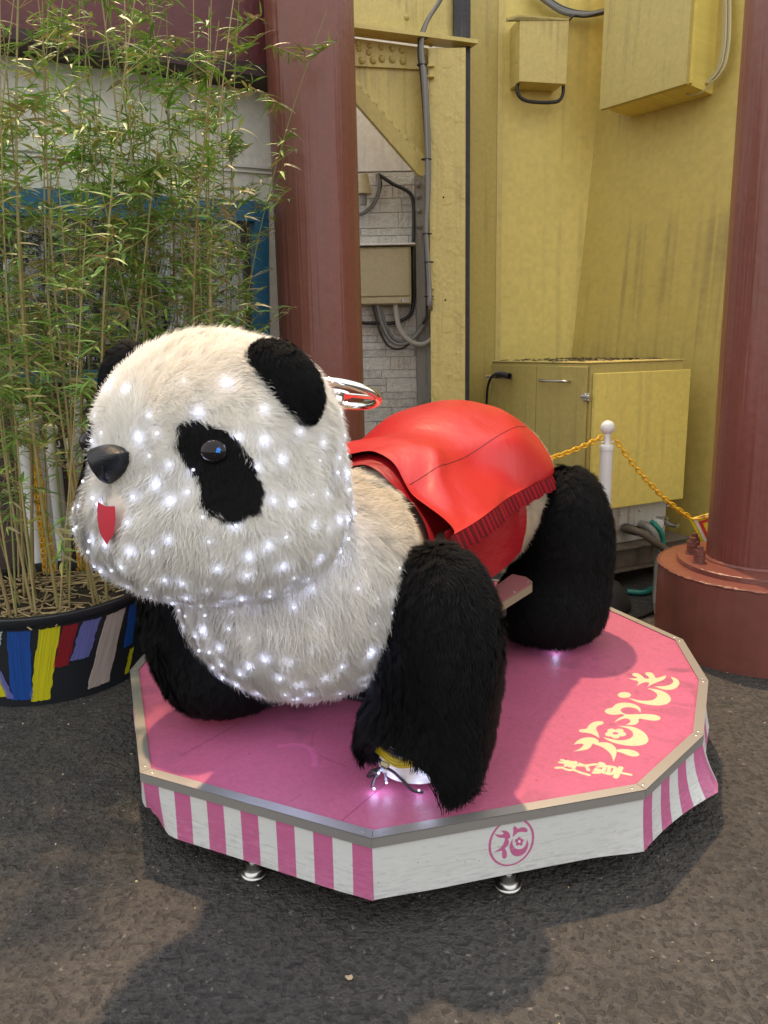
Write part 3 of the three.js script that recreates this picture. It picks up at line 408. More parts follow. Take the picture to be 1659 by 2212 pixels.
{
  const O = [[0.39, 0], [0.994, -0.505], [1.12, -0.895], [1.11, -1.33], [0.99, -1.72], [0.39, -2.24], [-0.39, -2.24], [-0.99, -1.72], [-1.12, -1.325], [-1.1, -0.9], [-0.95, -0.56], [-0.38, 0]].map(([x, z]) => V(x, 0, z));
  const n = O.length, ctr = V(0, 0, -1.12);
  const inset = (d) => O.map((p, i) => { const a = O[(i + n - 1) % n], b = O[(i + 1) % n], e1 = p.clone().sub(a).normalize(), e2 = b.clone().sub(p).normalize(), n1 = V(e1.z, 0, -e1.x), n2 = V(e2.z, 0, -e2.x), m = n1.clone().add(n2).normalize(); let k = d / m.dot(n1); if (m.dot(ctr.clone().sub(p)) < 0) k = -k; return p.clone().addScaledVector(m, k); });
  const I = inset(0.032);
  // deck board with its painted lettering
  const N = 2048, SP = 2.4, cv = document.createElement('canvas'); cv.width = cv.height = N; const c = cv.getContext('2d');
  const cx = (l) => [(l.x + 1.2) / SP * N, (l.z + 2.3) / SP * N], px = (x, y) => cx(locY(x, y, DECK + 0.001));
  const id = c.createImageData(N, N), dat = id.data;
  for (let y = 0; y < N; y++) for (let x = 0; x < N; x++) {
    const u = x / N, v = y / N, b = vn(u * 7, v * 7, 7, 701) * 0.6 + vn(u * 23, v * 23, 23, 702) * 0.4, f = vn(u * 260, v * 260, 260, 703), g = vn(u * 60 + 4 * vn(u * 9, v * 9, 9, 706), v * 60, 64, 704), k = (0.9 + 0.14 * f + 0.16 * (b - 0.5));
    const lx = u * SP - 1.2, lz = v * SP - 2.3, wear = smooth(0.35, 0.95, 1 - Math.hypot(lx * 1.1, (lz + 1.05) * 0.75)) * (0.2 + 0.8 * smooth(0.35, 0.7, b)) * 0.75 + 0.3 * smooth(0.66, 0.8, vn(u * 18 + 2 * b, v * 40, 64, 709)) * smooth(0.5, 0.75, b) + 0.22 * smooth(0.6, 0.85, g) * smooth(0.4, 0.7, b);
    const o = (y * N + x) * 4; dat[o] = enc(lerp(0.49, 0.13, wear) * k); dat[o + 1] = enc(lerp(0.118, 0.06, wear) * k); dat[o + 2] = enc(lerp(0.215, 0.095, wear) * k); dat[o + 3] = 255;
  }
  c.putImageData(id, 0, 0);
  c.strokeStyle = 'rgba(60,15,40,.55)'; c.lineWidth = 2.2;
  for (const [a, b] of [[[735, 1775], [960, 1585]], [[390, 1632], [520, 1560]], [[1085, 1420], [1165, 1360]], [[960, 1585], [1085, 1420]]]) { c.beginPath(); c.moveTo(...px(...a)); c.lineTo(...px(...b)); c.stroke(); }
  c.fillStyle = 'rgba(40,10,25,.5)'; { const r = rng(91); for (let i = 0; i < 60; i++) { const x = r() * N, y = r() * N, a = r() * 3, l = 15 + 60 * r(); c.globalAlpha = 0.15 + 0.25 * r(); c.lineWidth = 1 + 3 * r(); c.beginPath(); c.moveTo(x, y); c.quadraticCurveTo(x + l * Math.cos(a), y + l * Math.sin(a) + 8, x + 1.8 * l * Math.cos(a), y + 1.6 * l * Math.sin(a)); c.stroke(); } c.globalAlpha = 1; for (let i = 0; i < 160; i++) { c.beginPath(); c.ellipse(r() * N, r() * N, 1 + 3 * r(), 1 + 1.5 * r(), r() * 3, 0, 7); c.fill(); } }
  c.strokeStyle = 'rgba(235,120,180,.35)'; c.lineWidth = 16; c.beginPath(); c.moveTo(...px(600, 1612)); c.quadraticCurveTo(...px(690, 1595), ...px(678, 1655)); c.stroke();
  const A = (x, y) => px((2100 + x * 0.42194) * 0.54861, (2550 + y * 0.42194) * 0.54861), B = (x, y) => px((2170 + x * 0.20494) * 0.54861, (2970 + y * 0.20494) * 0.54861);
  const CREAM = '#dac7a2'; c.fillStyle = c.strokeStyle = CREAM;
  const parse = (s) => s.split(' ').map((w) => { const [x, y] = w.replace('c', '').split(',').map(Number), q = A(x, y); return w.includes('c') ? [...q, 1] : q; });
  for (const s of ['890,283c 955,288 975,275 930,262 920,243 945,232 985,238 1022,265 1038,288 1085,288 1075,265 1045,250 1042,232 1075,225 1112,233 1132,258 1137,283 1190,275 1238,255c 1241,275 1215,300 1160,318 1110,340 1062,364c 1085,338 1080,320 1020,320 963,358c 988,322 970,306 930,300',
    '1280,268c 1338,283 1368,320 1358,357 1310,388 1250,394 1190,384 1130,359c 1200,359 1260,352 1302,330 1310,305', '1062,378c 1140,383 1212,403 1268,438 1290,480 1268,517 1200,537 1120,537 1020,522 940,497 886,466c 960,487 1040,496 1112,490 1153,465 1160,430 1120,400',
    '660,592 688,566 740,560 768,523 830,510 900,513 967,533 1010,570 1000,608c 985,580 945,560 890,552 840,558 808,580 830,605 870,622 960,620 1050,616 1140,623 1190,645 1185,672 1130,682 1050,670 978,655 988,690 957,717 905,722 860,716c 905,702 908,672 870,655 810,668 756,698c 778,665 838,638 855,630 825,616 760,627 692,617',
    '660,688 655,712 600,725 580,755 612,800 617,842c 560,805 500,792 438,787 420,770 450,756 500,758 513,725 558,691 615,682', '376,903c 410,863 470,837 540,833 592,848 614,870 603,885 680,878 748,903 782,950 774,1005 748,1066c 738,1010 698,962 640,922 563,897 555,890 532,937 470,957 376,967c 430,947 462,917 474,897 420,892',
    '778,946 850,943 932,953 990,980 990,1008 940,1016 878,1003 828,978 778,970', '785,729c 880,726 972,748 1044,793 1080,850 1064,892 990,915 880,914 768,892 688,862 650,833c 740,855 830,865 902,850 938,815 922,775 872,745']) smoothPath(c, parse(s));
  { const e = (x, y, a, b) => { c.beginPath(); for (let t = 0; t <= 40; t++) { const q = A(x + a * Math.cos(t / 40 * 6.2832), y + b * Math.sin(t / 40 * 6.2832)); t ? c.lineTo(...q) : c.moveTo(...q); } c.fill(); }; e(850, 440, 62, 27); for (let k = 0; k < 5; k++) { const t = k / 5 * 6.2832 + 0.3; e(768 + 62 * Math.cos(t), 797 + 28 * Math.sin(t), 40, 21); } e(768, 797, 45, 24); c.fillStyle = 'rgb(220,98,140)'; e(766, 797, 27, 12); c.fillStyle = CREAM; }
  c.lineCap = c.lineJoin = 'round';
  const ln = (w, ...ps) => { c.lineWidth = w; c.beginPath(); ps.forEach((p, i) => { const q = B(...p); i ? c.lineTo(...q) : c.moveTo(...q); }); c.stroke(); };
  const W1 = 9.5; ln(W1, [205, 105], [265, 122], [255, 160], [170, 150]); ln(W1, [265, 145], [330, 170], [480, 203], [620, 213], [720, 205], [850, 187]); ln(W1, [325, 122], [280, 215]); ln(W1, [395, 138], [355, 228]); ln(W1 * 1.2, [468, 145], [432, 250]); ln(W1, [552, 177], [640, 207], [690, 240], [718, 300]); ln(W1, [100, 255], [225, 250]); ln(W1, [262, 275], [345, 300], [430, 290], [560, 345], [730, 393]);
  ln(W1, [950, 160], [1000, 172], [1025, 203], [1000, 225], [895, 233]); ln(W1, [908, 186], [1005, 198]); ln(W1, [865, 273], [930, 290], [955, 325], [920, 350], [817, 348]); ln(W1, [838, 306], [935, 318]); ln(W1, [955, 327], [995, 325]); ln(W1 * 1.05, [1045, 225], [1130, 227], [1228, 247], [1240, 285], [1190, 360], [1130, 376], [1010, 350], [1005, 310], [1045, 225]); ln(W1, [1130, 235], [1090, 372]); ln(W1 * 1.4, [1342, 252], [1242, 432]); ln(W1, [1215, 335], [1270, 327], [1390, 360], [1530, 388]);
  // scuffs worn into the letters
  { const r = rng(97); for (let i = 0; i < 500; i++) { const q = px(lerp(1190, 1480, r()), lerp(1440, 1690, r())); c.fillStyle = r() < 0.5 ? 'rgba(120,95,60,.12)' : 'rgba(215,95,140,.12)'; c.beginPath(); c.ellipse(q[0], q[1], 1 + 5 * r(), 1 + 3 * r(), r() * 3, 0, 7); c.fill(); } }
  const dt = new THREE.CanvasTexture(cv); dt.colorSpace = THREE.SRGBColorSpace; dt.anisotropy = 8;
  const dg = new THREE.BufferGeometry(), pos = [], uv = [], nor = []; const push = (p) => { pos.push(p.x, DECK, p.z); const q = cx(p); uv.push(q[0] / N, 1 - q[1] / N); nor.push(0, 1, 0); };
  for (let i = 0; i < n; i++) { push(ctr); push(I[i]); push(I[(i + 1) % n]); }
  dg.setAttribute('position', new THREE.Float32BufferAttribute(pos, 3)); dg.setAttribute('normal', new THREE.Float32BufferAttribute(nor, 3)); dg.setAttribute('uv', new THREE.Float32BufferAttribute(uv, 2));
  const bumpD = tex(256, (u, v) => 0.5 + 0.5 * (fbm(u, v, 48, 3, 711) - 0.5), { srgb: false, rep: 9 });
  part('deck', dg, new THREE.MeshStandardMaterial({ map: dt, roughness: 0.42, bumpMap: bumpD, bumpScale: 0.0012, side: THREE.DoubleSide }), platform);
  // aluminium edging, one length per side with a mitred end and countersunk screws
  const alu = new THREE.MeshStandardMaterial({ color: rgb(0.5, 0.49, 0.47), roughness: 0.42, metalness: 0.8 });
  const under = inset(0.006);
  for (let i = 0; i < n; i++) {
    const j = (i + 1) % n, up = (p, y) => p.clone().setY(y), gap = O[j].clone().sub(O[i]).normalize().multiplyScalar(0.0008);
    const ring = [up(O[i], DECK + 0.004).add(gap), up(O[j], DECK + 0.004).sub(gap), up(I[j], DECK + 0.0045).sub(gap), up(I[i], DECK + 0.0045).add(gap)];
    part('edge_strip', slab(ring, V(0, -0.003, 0)), alu, platform);
    part('edge_lip', slab([up(O[i], DECK + 0.0035).add(gap), up(O[j], DECK + 0.0035).sub(gap), up(O[j], DECK - 0.026).sub(gap), up(O[i], DECK - 0.026).add(gap)], up(under[i], 0).sub(up(O[i], 0)).multiplyScalar(0.4)), alu, platform);
    for (const t of [0.035, 0.965]) { const q = O[i].clone().lerp(O[j], t).lerp(I[i].clone().lerp(I[j], t), 0.5); const s = part('screw', rivetG, M.steel, platform); s.rotation.x = -Math.PI / 2; s.position.set(q.x, DECK + 0.0035, q.z); s.scale.set(0.005, 0.005, 0.0022); }
  }
  // hanging vinyl skirt, one sheet per side, curling at its lower edge
  const PINK = [0.47, 0.115, 0.245], WHT = [0.58, 0.59, 0.575];
  const r = rng(123);
  const skirt = (i, draw, wob) => {
    const j = (i + 1) % n, a = under[i], b = under[j], len = a.distanceTo(b), nu = 30, nv = 8, g = new THREE.PlaneGeometry(1, 1, nu, nv), p = g.attributes.position, out = V(-(b.z - a.z), 0, b.x - a.x).normalize(); if (out.dot(a.clone().sub(ctr)) < 0) out.negate();
    const da = O[i].clone().sub(ctr).normalize(), db = O[j].clone().sub(ctr).normalize();
    for (let k = 0; k < p.count; k++) { const u = p.getX(k) + 0.5, v = 0.5 - p.getY(k), w = wob(u), q = a.clone().lerp(b, u), o = da.clone().lerp(db, u).normalize(); q.addScaledVector(o, (w.out ?? 0) * v * v - 0.004 * Math.sin(3.14 * u) * v); p.setXYZ(k, q.x, DECK - 0.012 - v * (w.len ?? 0.17), q.z); }
    g.computeVertexNormals();
    const W = 768, H = 256, cv = document.createElement('canvas'); cv.width = W; cv.height = H; const c = cv.getContext('2d'); const hx = (q) => 'rgb(' + q.map((x) => Math.round(enc(x))).join(',') + ')';
    c.fillStyle = hx(WHT); c.fillRect(0, 0, W, H); draw(c, W, H, hx(PINK), len);
    for (let k = 0; k < 900; k++) { const s = r(); c.fillStyle = s < 0.5 ? 'rgba(70,72,66,.05)' : 'rgba(255,255,250,.05)'; c.beginPath(); c.ellipse(r() * W, H * (1 - r() * r()), 2 + 22 * r(), 1 + 5 * r(), 0, 0, 7); c.fill(); }
    for (let k = 0; k < 14; k++) { c.fillStyle = 'rgba(40,38,34,.35)'; c.beginPath(); c.ellipse(r() * W, H * (0.35 + 0.62 * r()), 1 + 3 * r(), 1 + r(), r(), 0, 7); c.fill(); }
    c.strokeStyle = 'rgba(80,78,70,.28)'; c.lineWidth = 1.5; for (let k = 0; k < 4; k++) { let x = r() * W, y = H * (0.3 + 0.6 * r()); c.beginPath(); c.moveTo(x, y); for (let s = 0; s < 8; s++) c.lineTo(x += 12 + 20 * r(), y += 8 * (r() - 0.5)); c.stroke(); }
    const t = new THREE.CanvasTexture(cv); t.colorSpace = THREE.SRGBColorSpace;
    return part('skirt_panel', g, new THREE.MeshStandardMaterial({ map: t, roughness: 0.42, side: THREE.DoubleSide }), platform);
  };
  const stripes = (cnt, first) => (c, W, H, pink) => { c.fillStyle = pink; for (let k = 0; k < cnt; k++) if ((k + first) % 2 === 0) c.fillRect(k * W / cnt, 0, W / cnt, H); };
  const emblem = (c, W, H, pink, len) => {
    // the panel's u runs from the corner by the paw to the right
    const a = under[0], b = under[1], dir = b.clone().sub(a).normalize(), nw = V(dir.z, 0, -dir.x).transformDirection(toW), p0 = a.clone().applyMatrix4(toW);
    const E = (x, y) => { const q = onPlane((1850 + x * 0.21097) * 0.54861, (3150 + y * 0.21097) * 0.54861, p0, nw).applyMatrix4(toL); return [q.clone().sub(a).dot(dir) / len * W, (DECK - 0.012 - q.y) / 0.17 * H]; };
    c.fillStyle = c.strokeStyle = pink; const P = (s) => s.split(' ').map((w) => { const [x, y] = w.replace('c', '').split(',').map(Number), q = E(x, y); return w.includes('c') ? [...q, 1] : q; });
    for (const s of ['575,570c 650,563 718,588 757,640 760,692 740,715 712,722 737,760 732,822 690,867 650,893 692,940 702,1010 690,1068 650,1092 610,1072 603,1010 615,935 560,945 440,971c 540,915 600,860 645,790 665,698 600,704 530,692 480,657 462,626c 530,645 600,645 638,625 620,597', '798,688c 820,600 806,520 835,483 870,498 892,543 950,508 1020,503 1072,528 1088,577 1060,602 990,587 900,597 860,642', '808,708c 758,790 742,870 763,962 820,1028 900,1046 986,1028 1062,952 1101,850 1097,780 1070,718c 1065,800 1020,880 950,912 880,905 820,860 795,790']) smoothPath(c, P(s));
    const el = (x, y, rr, st) => { c.beginPath(); for (let t = 0; t <= 60; t++) { const q = E(x + rr * Math.cos(t / 60 * 6.2832), y + rr * Math.sin(t / 60 * 6.2832)); t ? c.lineTo(...q) : c.moveTo(...q); } st ? c.stroke() : c.fill(); };
    for (let k = 0; k < 5; k++) { const t = k / 5 * 6.2832 - 1.57; el(928 + 52 * Math.cos(t), 768 + 52 * Math.sin(t), 33); } el(928, 768, 40); c.fillStyle = '#ffe8f2'; el(930, 766, 24);
    const o = E(782, 778), e1 = E(1185, 740), e2 = E(782, 358), e3 = E(782, 1198); c.lineWidth = 7; c.beginPath(); c.ellipse((E(375, 800)[0] + e1[0]) / 2, (e2[1] + e3[1]) / 2, (e1[0] - E(375, 800)[0]) / 2, (e3[1] - e2[1]) / 2, 0, 0, 7); c.stroke();
  };
  skirt(0, emblem, (u) => ({ len: lerp(0.176, 0.17, smooth(0.25, 0, u)), out: 0.012 * smooth(0.8, 1, u) }));
  skirt(1, stripes(7, 0), (u) => ({ len: 0.176 - 0.011 * u, out: 0.012 + 0.05 * u * u }));
  skirt(2, stripes(6, 0), (u) => ({ len: 0.165 + 0.02 * Math.sin(u * 3.1), out: lerp(0.062, 0.02, smooth(0.1, 0.6, u)) }));
  for (const i of [3, 4, 5, 6, 7, 8]) skirt(i, stripes(8, 0), () => ({ len: 0.165, out: 0.02 }));
  skirt(9, stripes(5, 1), () => ({ len: 0.165, out: 0.01 }));
  skirt(10, stripes(9, 0), (u) => ({ len: 0.165 - 0.04 * smooth(0.85, 1, u), out: 0.01 - 0.03 * smooth(0.8, 1, u) }));
  skirt(11, stripes(13, 0), (u) => ({ len: 0.176 - 0.05 * smooth(0.1, 0, u) - 0.006 * smooth(0.8, 1, u), out: 0.004 - 0.024 * smooth(0.16, 0, u) }));
  // dark steel frame under the deck and levelling feet
  const fr = inset(0.14), bars = []; for (let i = 0; i < n; i++) { const a = fr[i], b = fr[(i + 1) % n]; bars.push(place(boxG(a.distanceTo(b), 0.06, 0.04), a.clone().lerp(b, 0.5).setY(DECK - 0.045), Math.atan2(-(b.z - a.z), b.x - a.x))); }
  part('frame', join(bars), M.black, platform);
  for (const [x, y] of [[549, 1889], [1097, 1915]]) foot(onY(x, y, 0).applyMatrix4(toL));
  for (const [x, z] of [[0.75, -1.75], [-0.75, -1.75], [-0.8, -0.6]]) foot(V(x, 0, z));
  function foot(p) { const L = (a) => new THREE.LatheGeometry(a.map(([x, y]) => new THREE.Vector2(x, y)), 28); const f = part('levelling_foot', join([L([[0, 0], [0.036, 0], [0.038, 0.006], [0.034, 0.013], [0.014, 0.018], [0.014, 0.24], [0, 0.24]]), place(new THREE.CylinderGeometry(0.023, 0.023, 0.02, 6), V(0, 0.034, 0)), place(new THREE.CylinderGeometry(0.02, 0.02, 0.05, 6), V(0, 0.08, 0))].map((g) => g.toNonIndexed())), M.steel, platform); f.position.set(p.x, 0, p.z); }
}
// ------------------------------------------------------------------ the panda ride (axes as the platform's)
const panda = thing('panda_ride', 'big plush panda ride with white lights glowing under its cream fur and black legs', 'ride', FM);
panda.rotation.y = RY;
const eul = (x, y, z) => new THREE.Matrix3().setFromMatrix4(new THREE.Matrix4().makeRotationFromEuler(new THREE.Euler(x, y, z)));
function ell(px, py, pz, c, r, R) {
  let x = px - c[0], y = py - c[1], z = pz - c[2];
  if (R) { const e = R.elements, a = e[0] * x + e[1] * y + e[2] * z, b = e[3] * x + e[4] * y + e[5] * z, d = e[6] * x + e[7] * y + e[8] * z; x = a; y = b; z = d; }
  const k0 = Math.hypot(x / r[0], y / r[1], z / r[2]), k1 = Math.hypot(x / (r[0] * r[0]), y / (r[1] * r[1]), z / (r[2] * r[2])) + 1e-9; return k0 * (k0 - 1) / k1;
}
const smin = (a, b, k) => { const h = clamp(0.5 + 0.5 * (b - a) / k); return b * (1 - h) + a * h - k * h * (1 - h); };
const HC = V(0, 1.2, -0.02), HRY = -0.12, headM = new THREE.Matrix4().compose(HC, new THREE.Quaternion().setFromAxisAngle(V(0, 1, 0), HRY), V(1, 1, 1)), headI = headM.clone().invert();
const headF = (x, y, z) => smin(ell(x, y, z, [-0.005, 0.075, 0.02], [0.318, 0.272, 0.283]), ell(x, y, z, [-0.008, -0.105, 0.05], [0.358, 0.21, 0.308]), 0.1) + 0.006;   // in the head's own axes
const torsoF = (x, y, z) => smin(smin(ell(x, y, z, [0.05, 0.83, -0.31], [0.375, 0.338, 0.4]), ell(x, y, z, [0.06, 0.89, -1.45], [0.415, 0.355, 0.61]), 0.25), ell(x, y, z, [0.05, 0.83, -0.85], [0.385, 0.305, 0.45]), 0.08) + 0.014;
const legF = (c1, r1, c2, r2, notch) => (x, y, z) => { let d = Math.max(smin(ell(x, y, z, c1, r1), ell(x, y, z, c2, r2), 0.1) + 0.012, 0.325 - y); if (notch) d = Math.max(d, -ell(x, y, z, notch[0], notch[1])); return d; };
const grad = (f, x, y, z, e = 0.003) => V(f(x + e, y, z) - f(x - e, y, z), f(x, y + e, z) - f(x, y - e, z), f(x, y, z + e) - f(x, y, z - e)).normalize();
function starMesh(f, c, sc, w = 72, h = 54) {          // the surface f = 0 seen from a point inside it
  const g = new THREE.SphereGeometry(1, w, h), p = g.attributes.position;
  for (let i = 0; i < p.count; i++) {
    const d = [p.getX(i) * sc[0], p.getY(i) * sc[1], p.getZ(i) * sc[2]]; let a = 0, b = 0; for (let t = 0.02; t < 3; t += 0.02) { if (f(c[0] + d[0] * t, c[1] + d[1] * t, c[2] + d[2] * t) > 0) { b = t; break; } a = t; }
    for (let k = 0; k < 16; k++) { const m = (a + b) / 2; if (f(c[0] + d[0] * m, c[1] + d[1] * m, c[2] + d[2] * m) > 0) b = m; else a = m; }
    p.setXYZ(i, c[0] + d[0] * a, c[1] + d[1] * a, c[2] + d[2] * a);
  }
  g.computeVertexNormals(); return g;
}
function sampler(g) {                                  // points spread evenly over a surface
  const p = g.attributes.position, ix = g.index.array, n = ix.length / 3, cum = new Float32Array(n); let t = 0; const A = V(0, 0, 0), B = V(0, 0, 0), C = V(0, 0, 0), Q = V(0, 0, 0);
  for (let i = 0; i < n; i++) { A.fromBufferAttribute(p, ix[3 * i]); B.fromBufferAttribute(p, ix[3 * i + 1]).sub(A); C.fromBufferAttribute(p, ix[3 * i + 2]).sub(A); t += B.cross(C).length() / 2; cum[i] = t; }
  return { area: t, pick(r) { const k = r() * t; let lo = 0, hi = n - 1; while (lo < hi) { const m = (lo + hi) >> 1; if (cum[m] < k) lo = m + 1; else hi = m; } let u = r(), v = r(); if (u + v > 1) { u = 1 - u; v = 1 - v; } A.fromBufferAttribute(p, ix[3 * lo]); B.fromBufferAttribute(p, ix[3 * lo + 1]); C.fromBufferAttribute(p, ix[3 * lo + 2]); return Q.copy(A).multiplyScalar(1 - u - v).addScaledVector(B, u).addScaledVector(C, v); } };
}
function tuft(seed, n, wid, spread, rise) {            // a lock of hair: out along y, lying over towards z, one unit long
  const r = rng(seed), pos = [], nor = [], ix = [];
  for (let s = 0; s < n; s++) {
    const bx = (r() - 0.5) * spread, bz = (r() - 0.5) * spread, L = 0.65 + 0.45 * r(), ax = (r() - 0.5) * 0.5, up = rise * (0.7 + 0.6 * r()), cu = (r() - 0.5) * 0.5, b0 = pos.length / 3, S = 4;
    for (let k = 0; k <= S; k++) { const t = k / S, x = bx * (1 - 0.55 * t) + ax * t * L * 0.6 + cu * Math.sin(t * 3.1) * 0.25, y = up * Math.sin(Math.min(1.9, t * 2)) * L, z = bz * (1 - 0.5 * t) + t * L * 0.92, w = wid * (1 - t * t) * (0.8 + 0.4 * r()); if (k < S) { pos.push(x - w, y, z, x + w, y + w * 0.4, z); nor.push(-0.35, 1, 0.1, 0.35, 1, 0.1); } else { pos.push(x, y, z); nor.push(0, 1, 0.3); } }
    for (let k = 0; k < S - 1; k++) { const a = b0 + 2 * k; ix.push(a, a + 2, a + 1, a + 1, a + 2, a + 3); } ix.push(b0 + 2 * S - 2, b0 + 2 * S, b0 + 2 * S - 1);
  }
  const g = new THREE.BufferGeometry(); g.setAttribute('position', new THREE.Float32BufferAttribute(pos, 3)); g.setAttribute('normal', new THREE.Float32BufferAttribute(nor, 3)); g.setIndex(ix); return g;
}
const TUFT = tuft(1, 24, 0.021, 1.0, 0.3), TUFT_B = tuft(2, 14, 0.026, 0.65, 0.27);
const hairM = (o = {}) => new THREE.MeshPhysicalMaterial({ color: rgb(1, 1, 1), roughness: 0.75, side: THREE.DoubleSide, transmission: 0.35, thickness: 0, ...o });
const furWhite = hairM(), furBlack = new THREE.MeshPhysicalMaterial({ color: rgb(0.0045, 0.0045, 0.005), roughness: 0.75, specularIntensity: 0.35, side: THREE.DoubleSide });
const n3 = (x, y, z, f, s) => (vn(x * f + 50 + z * f * 0.7, y * f + 50 - z * f * 0.6, 8192, s) + vn(z * f + 70 + y * 0.3 * f, x * f + 50, 8192, s + 1)) / 2 * 2 - 1;
const camL = EYEPOS.clone().applyMatrix4(toL);
function locks(f, geo, count, opt) {                   // roots, directions and sizes of the locks on a surface
  const s = sampler(geo), r = rng(opt.seed), out = [], X = new THREE.Matrix4(), cx = opt.cam || camL;
  for (let i = 0; i < count; i++) {
    const p = s.pick(r).clone(), q = r(); if (opt.skip && opt.skip(p)) continue;
    const nn = grad(f, p.x, p.y, p.z), facing = nn.dot(cx.clone().sub(p).normalize()); if (facing < -0.35 && q > 0.3) continue;
    let d = opt.comb(p, nn); const yaw = 1.5 * opt.messy * n3(p.x, p.y, p.z, opt.freq || 13, opt.seed) + 0.9 * opt.messy * n3(p.x, p.y, p.z, 41, opt.seed + 5) + (r() - 0.5) * 0.7;
    d.addScaledVector(nn, -d.dot(nn)).normalize().applyAxisAngle(nn, yaw); if (opt.reach && opt.reach(p.clone().addScaledVector(d, 0.017))) continue;
    const lift = (r() - 0.5) * 0.5 + (opt.lift || 0), y = nn.clone().addScaledVector(d, -lift).normalize(), z = d.clone().addScaledVector(nn, lift).normalize(), x = y.clone().cross(z);
    const L = opt.len * (0.75 + 0.5 * r()) * (1 + 0.25 * n3(p.x, p.y, p.z, 9, opt.seed + 9));
    X.makeBasis(x.multiplyScalar(L), y.multiplyScalar(L), z.multiplyScalar(L)).setPosition(p.addScaledVector(nn, -0.003)); out.push([X.clone(), p, r()]);
  }
  return out;
}
function fur(parent, f, geo, count, material, tg, opt) {
  const a = locks(f, geo, count, opt), m = new THREE.InstancedMesh(tg, material, a.length); a.forEach(([X, p, k], i) => { m.setMatrixAt(i, X); if (opt.color) m.setColorAt(i, opt.color(p, k)); });
  m.name = 'fur'; m.castShadow = m.receiveShadow = true; stuffPart(m); parent.add(m); return m;
}
function furMesh(f, geo, count, tg, opt, skin = true) { // skin and hair as one real mesh, for the small pieces
  const a = locks(f, geo, count, opt).map(([X]) => { const g = tg.clone().applyMatrix4(X); return g; }); const sk = geo.clone(); sk.deleteAttribute('uv'); return mergeGeometries(skin ? [sk, ...a] : a);
}
// --- head
const head = new THREE.Group();
const headG = starMesh(headF, [-0.005, 0.0, 0.03], [0.33, 0.3, 0.3], 96, 72);
const headSkin = part('head', headG, mat([0.62, 0.56, 0.46], 0.9), panda); headSkin.position.copy(HC); headSkin.rotation.y = HRY;
const FX = -0.03, az = (x, z) => Math.atan2(x - FX, z);
const PATCH = [[0.125, 0.15, 0.265], [0.174, 0.152, 0.245], [0.217, 0.128, 0.219], [0.247, 0.092, 0.203], [0.266, 0.044, 0.197], [0.281, 0.002, 0.196], [0.278, -0.035, 0.219], [0.248, -0.05, 0.256], [0.214, -0.035, 0.278], [0.19, -0.016, 0.286], [0.186, 0.012, 0.278], [0.169, 0.049, 0.275], [0.136, 0.091, 0.28], [0.123, 0.118, 0.277]].map(([x, y, z]) => [az(x, z), y]);
const inPoly = (P, x, y) => { let c = false; for (let i = 0, j = P.length - 1; i < P.length; j = i++) if ((P[i][1] > y) !== (P[j][1] > y) && x < (P[j][0] - P[i][0]) * (y - P[i][1]) / (P[j][1] - P[i][1]) + P[i][0]) c = !c; return c; };
const patchAz = (p) => { const a = az(p.x, p.z); return a < 0 ? -a / 0.86 : a; }, inPatch = (p) => p.z > 0 && inPoly(PATCH, patchAz(p), p.y);
const MOUTH = [[-0.045, -0.028], [-0.018, -0.035], [0.012, -0.032], [0.02, -0.06], [0.016, -0.085], [-0.006, -0.108], [-0.027, -0.088], [-0.038, -0.06]];
const inMouth = (p) => p.z > 0.2 && (inPoly(MOUTH, p.x, p.y) || inPoly(MOUTH, p.x, p.y - 0.03) || inPoly(MOUTH, p.x, p.y - 0.015) || inPoly(MOUTH, p.x + 0.012, p.y - 0.01) || inPoly(MOUTH, p.x - 0.012, p.y - 0.01));
const onHead = (x, y, off = 0) => { let z = 0.5; for (let k = 0; k < 200; k++) { const d = headF(x, y, z); if (d < 0.0004) break; z -= d * 0.6; } const n = grad(headF, x, y, z); return V(x, y, z).addScaledVector(n, off); };
const headCam = EYEPOS.clone().applyMatrix4(toL).applyMatrix4(headI);
const NOSE = V(-0.04, 0.062, 0.315);
const headComb = (p, n) => { const v = p.clone().sub(NOSE).normalize().add(V(0, -0.75, 0)); if (p.y > 0.15) v.add(V(0, 0, -0.8 * smooth(0.15, 0.3, p.y))); if (p.distanceTo(NOSE) < 0.14) v.add(V(0, 0.9 * (p.y > NOSE.y ? 1 : -0.2), 0)); return v; };
const cream = (p, k) => { const t = smooth(0.1, 0.33, p.y + 0.06 * n3(p.x, p.y, p.z, 8, 900)), g = 0.86 + 0.2 * k + 0.1 * n3(p.x, p.y, p.z, 17, 905); return rgb(lerp(0.88, 0.82, t) * g, lerp(0.86, 0.775, t) * g, lerp(0.8, 0.68, t) * g); };
fur(headSkin, headF, headG, 30000, furWhite, TUFT, { seed: 11, cam: headCam, len: 0.033, messy: 1.1, freq: 10, lift: 0.08, comb: headComb, skip: (p) => inPatch(p) || inMouth(p) || p.distanceTo(NOSE) < 0.05 || (p.z < -0.1 && p.y < 0.1 && Math.abs(p.x) < 0.2), color: cream, reach: (p) => inPatch(p) || inMouth(p) });
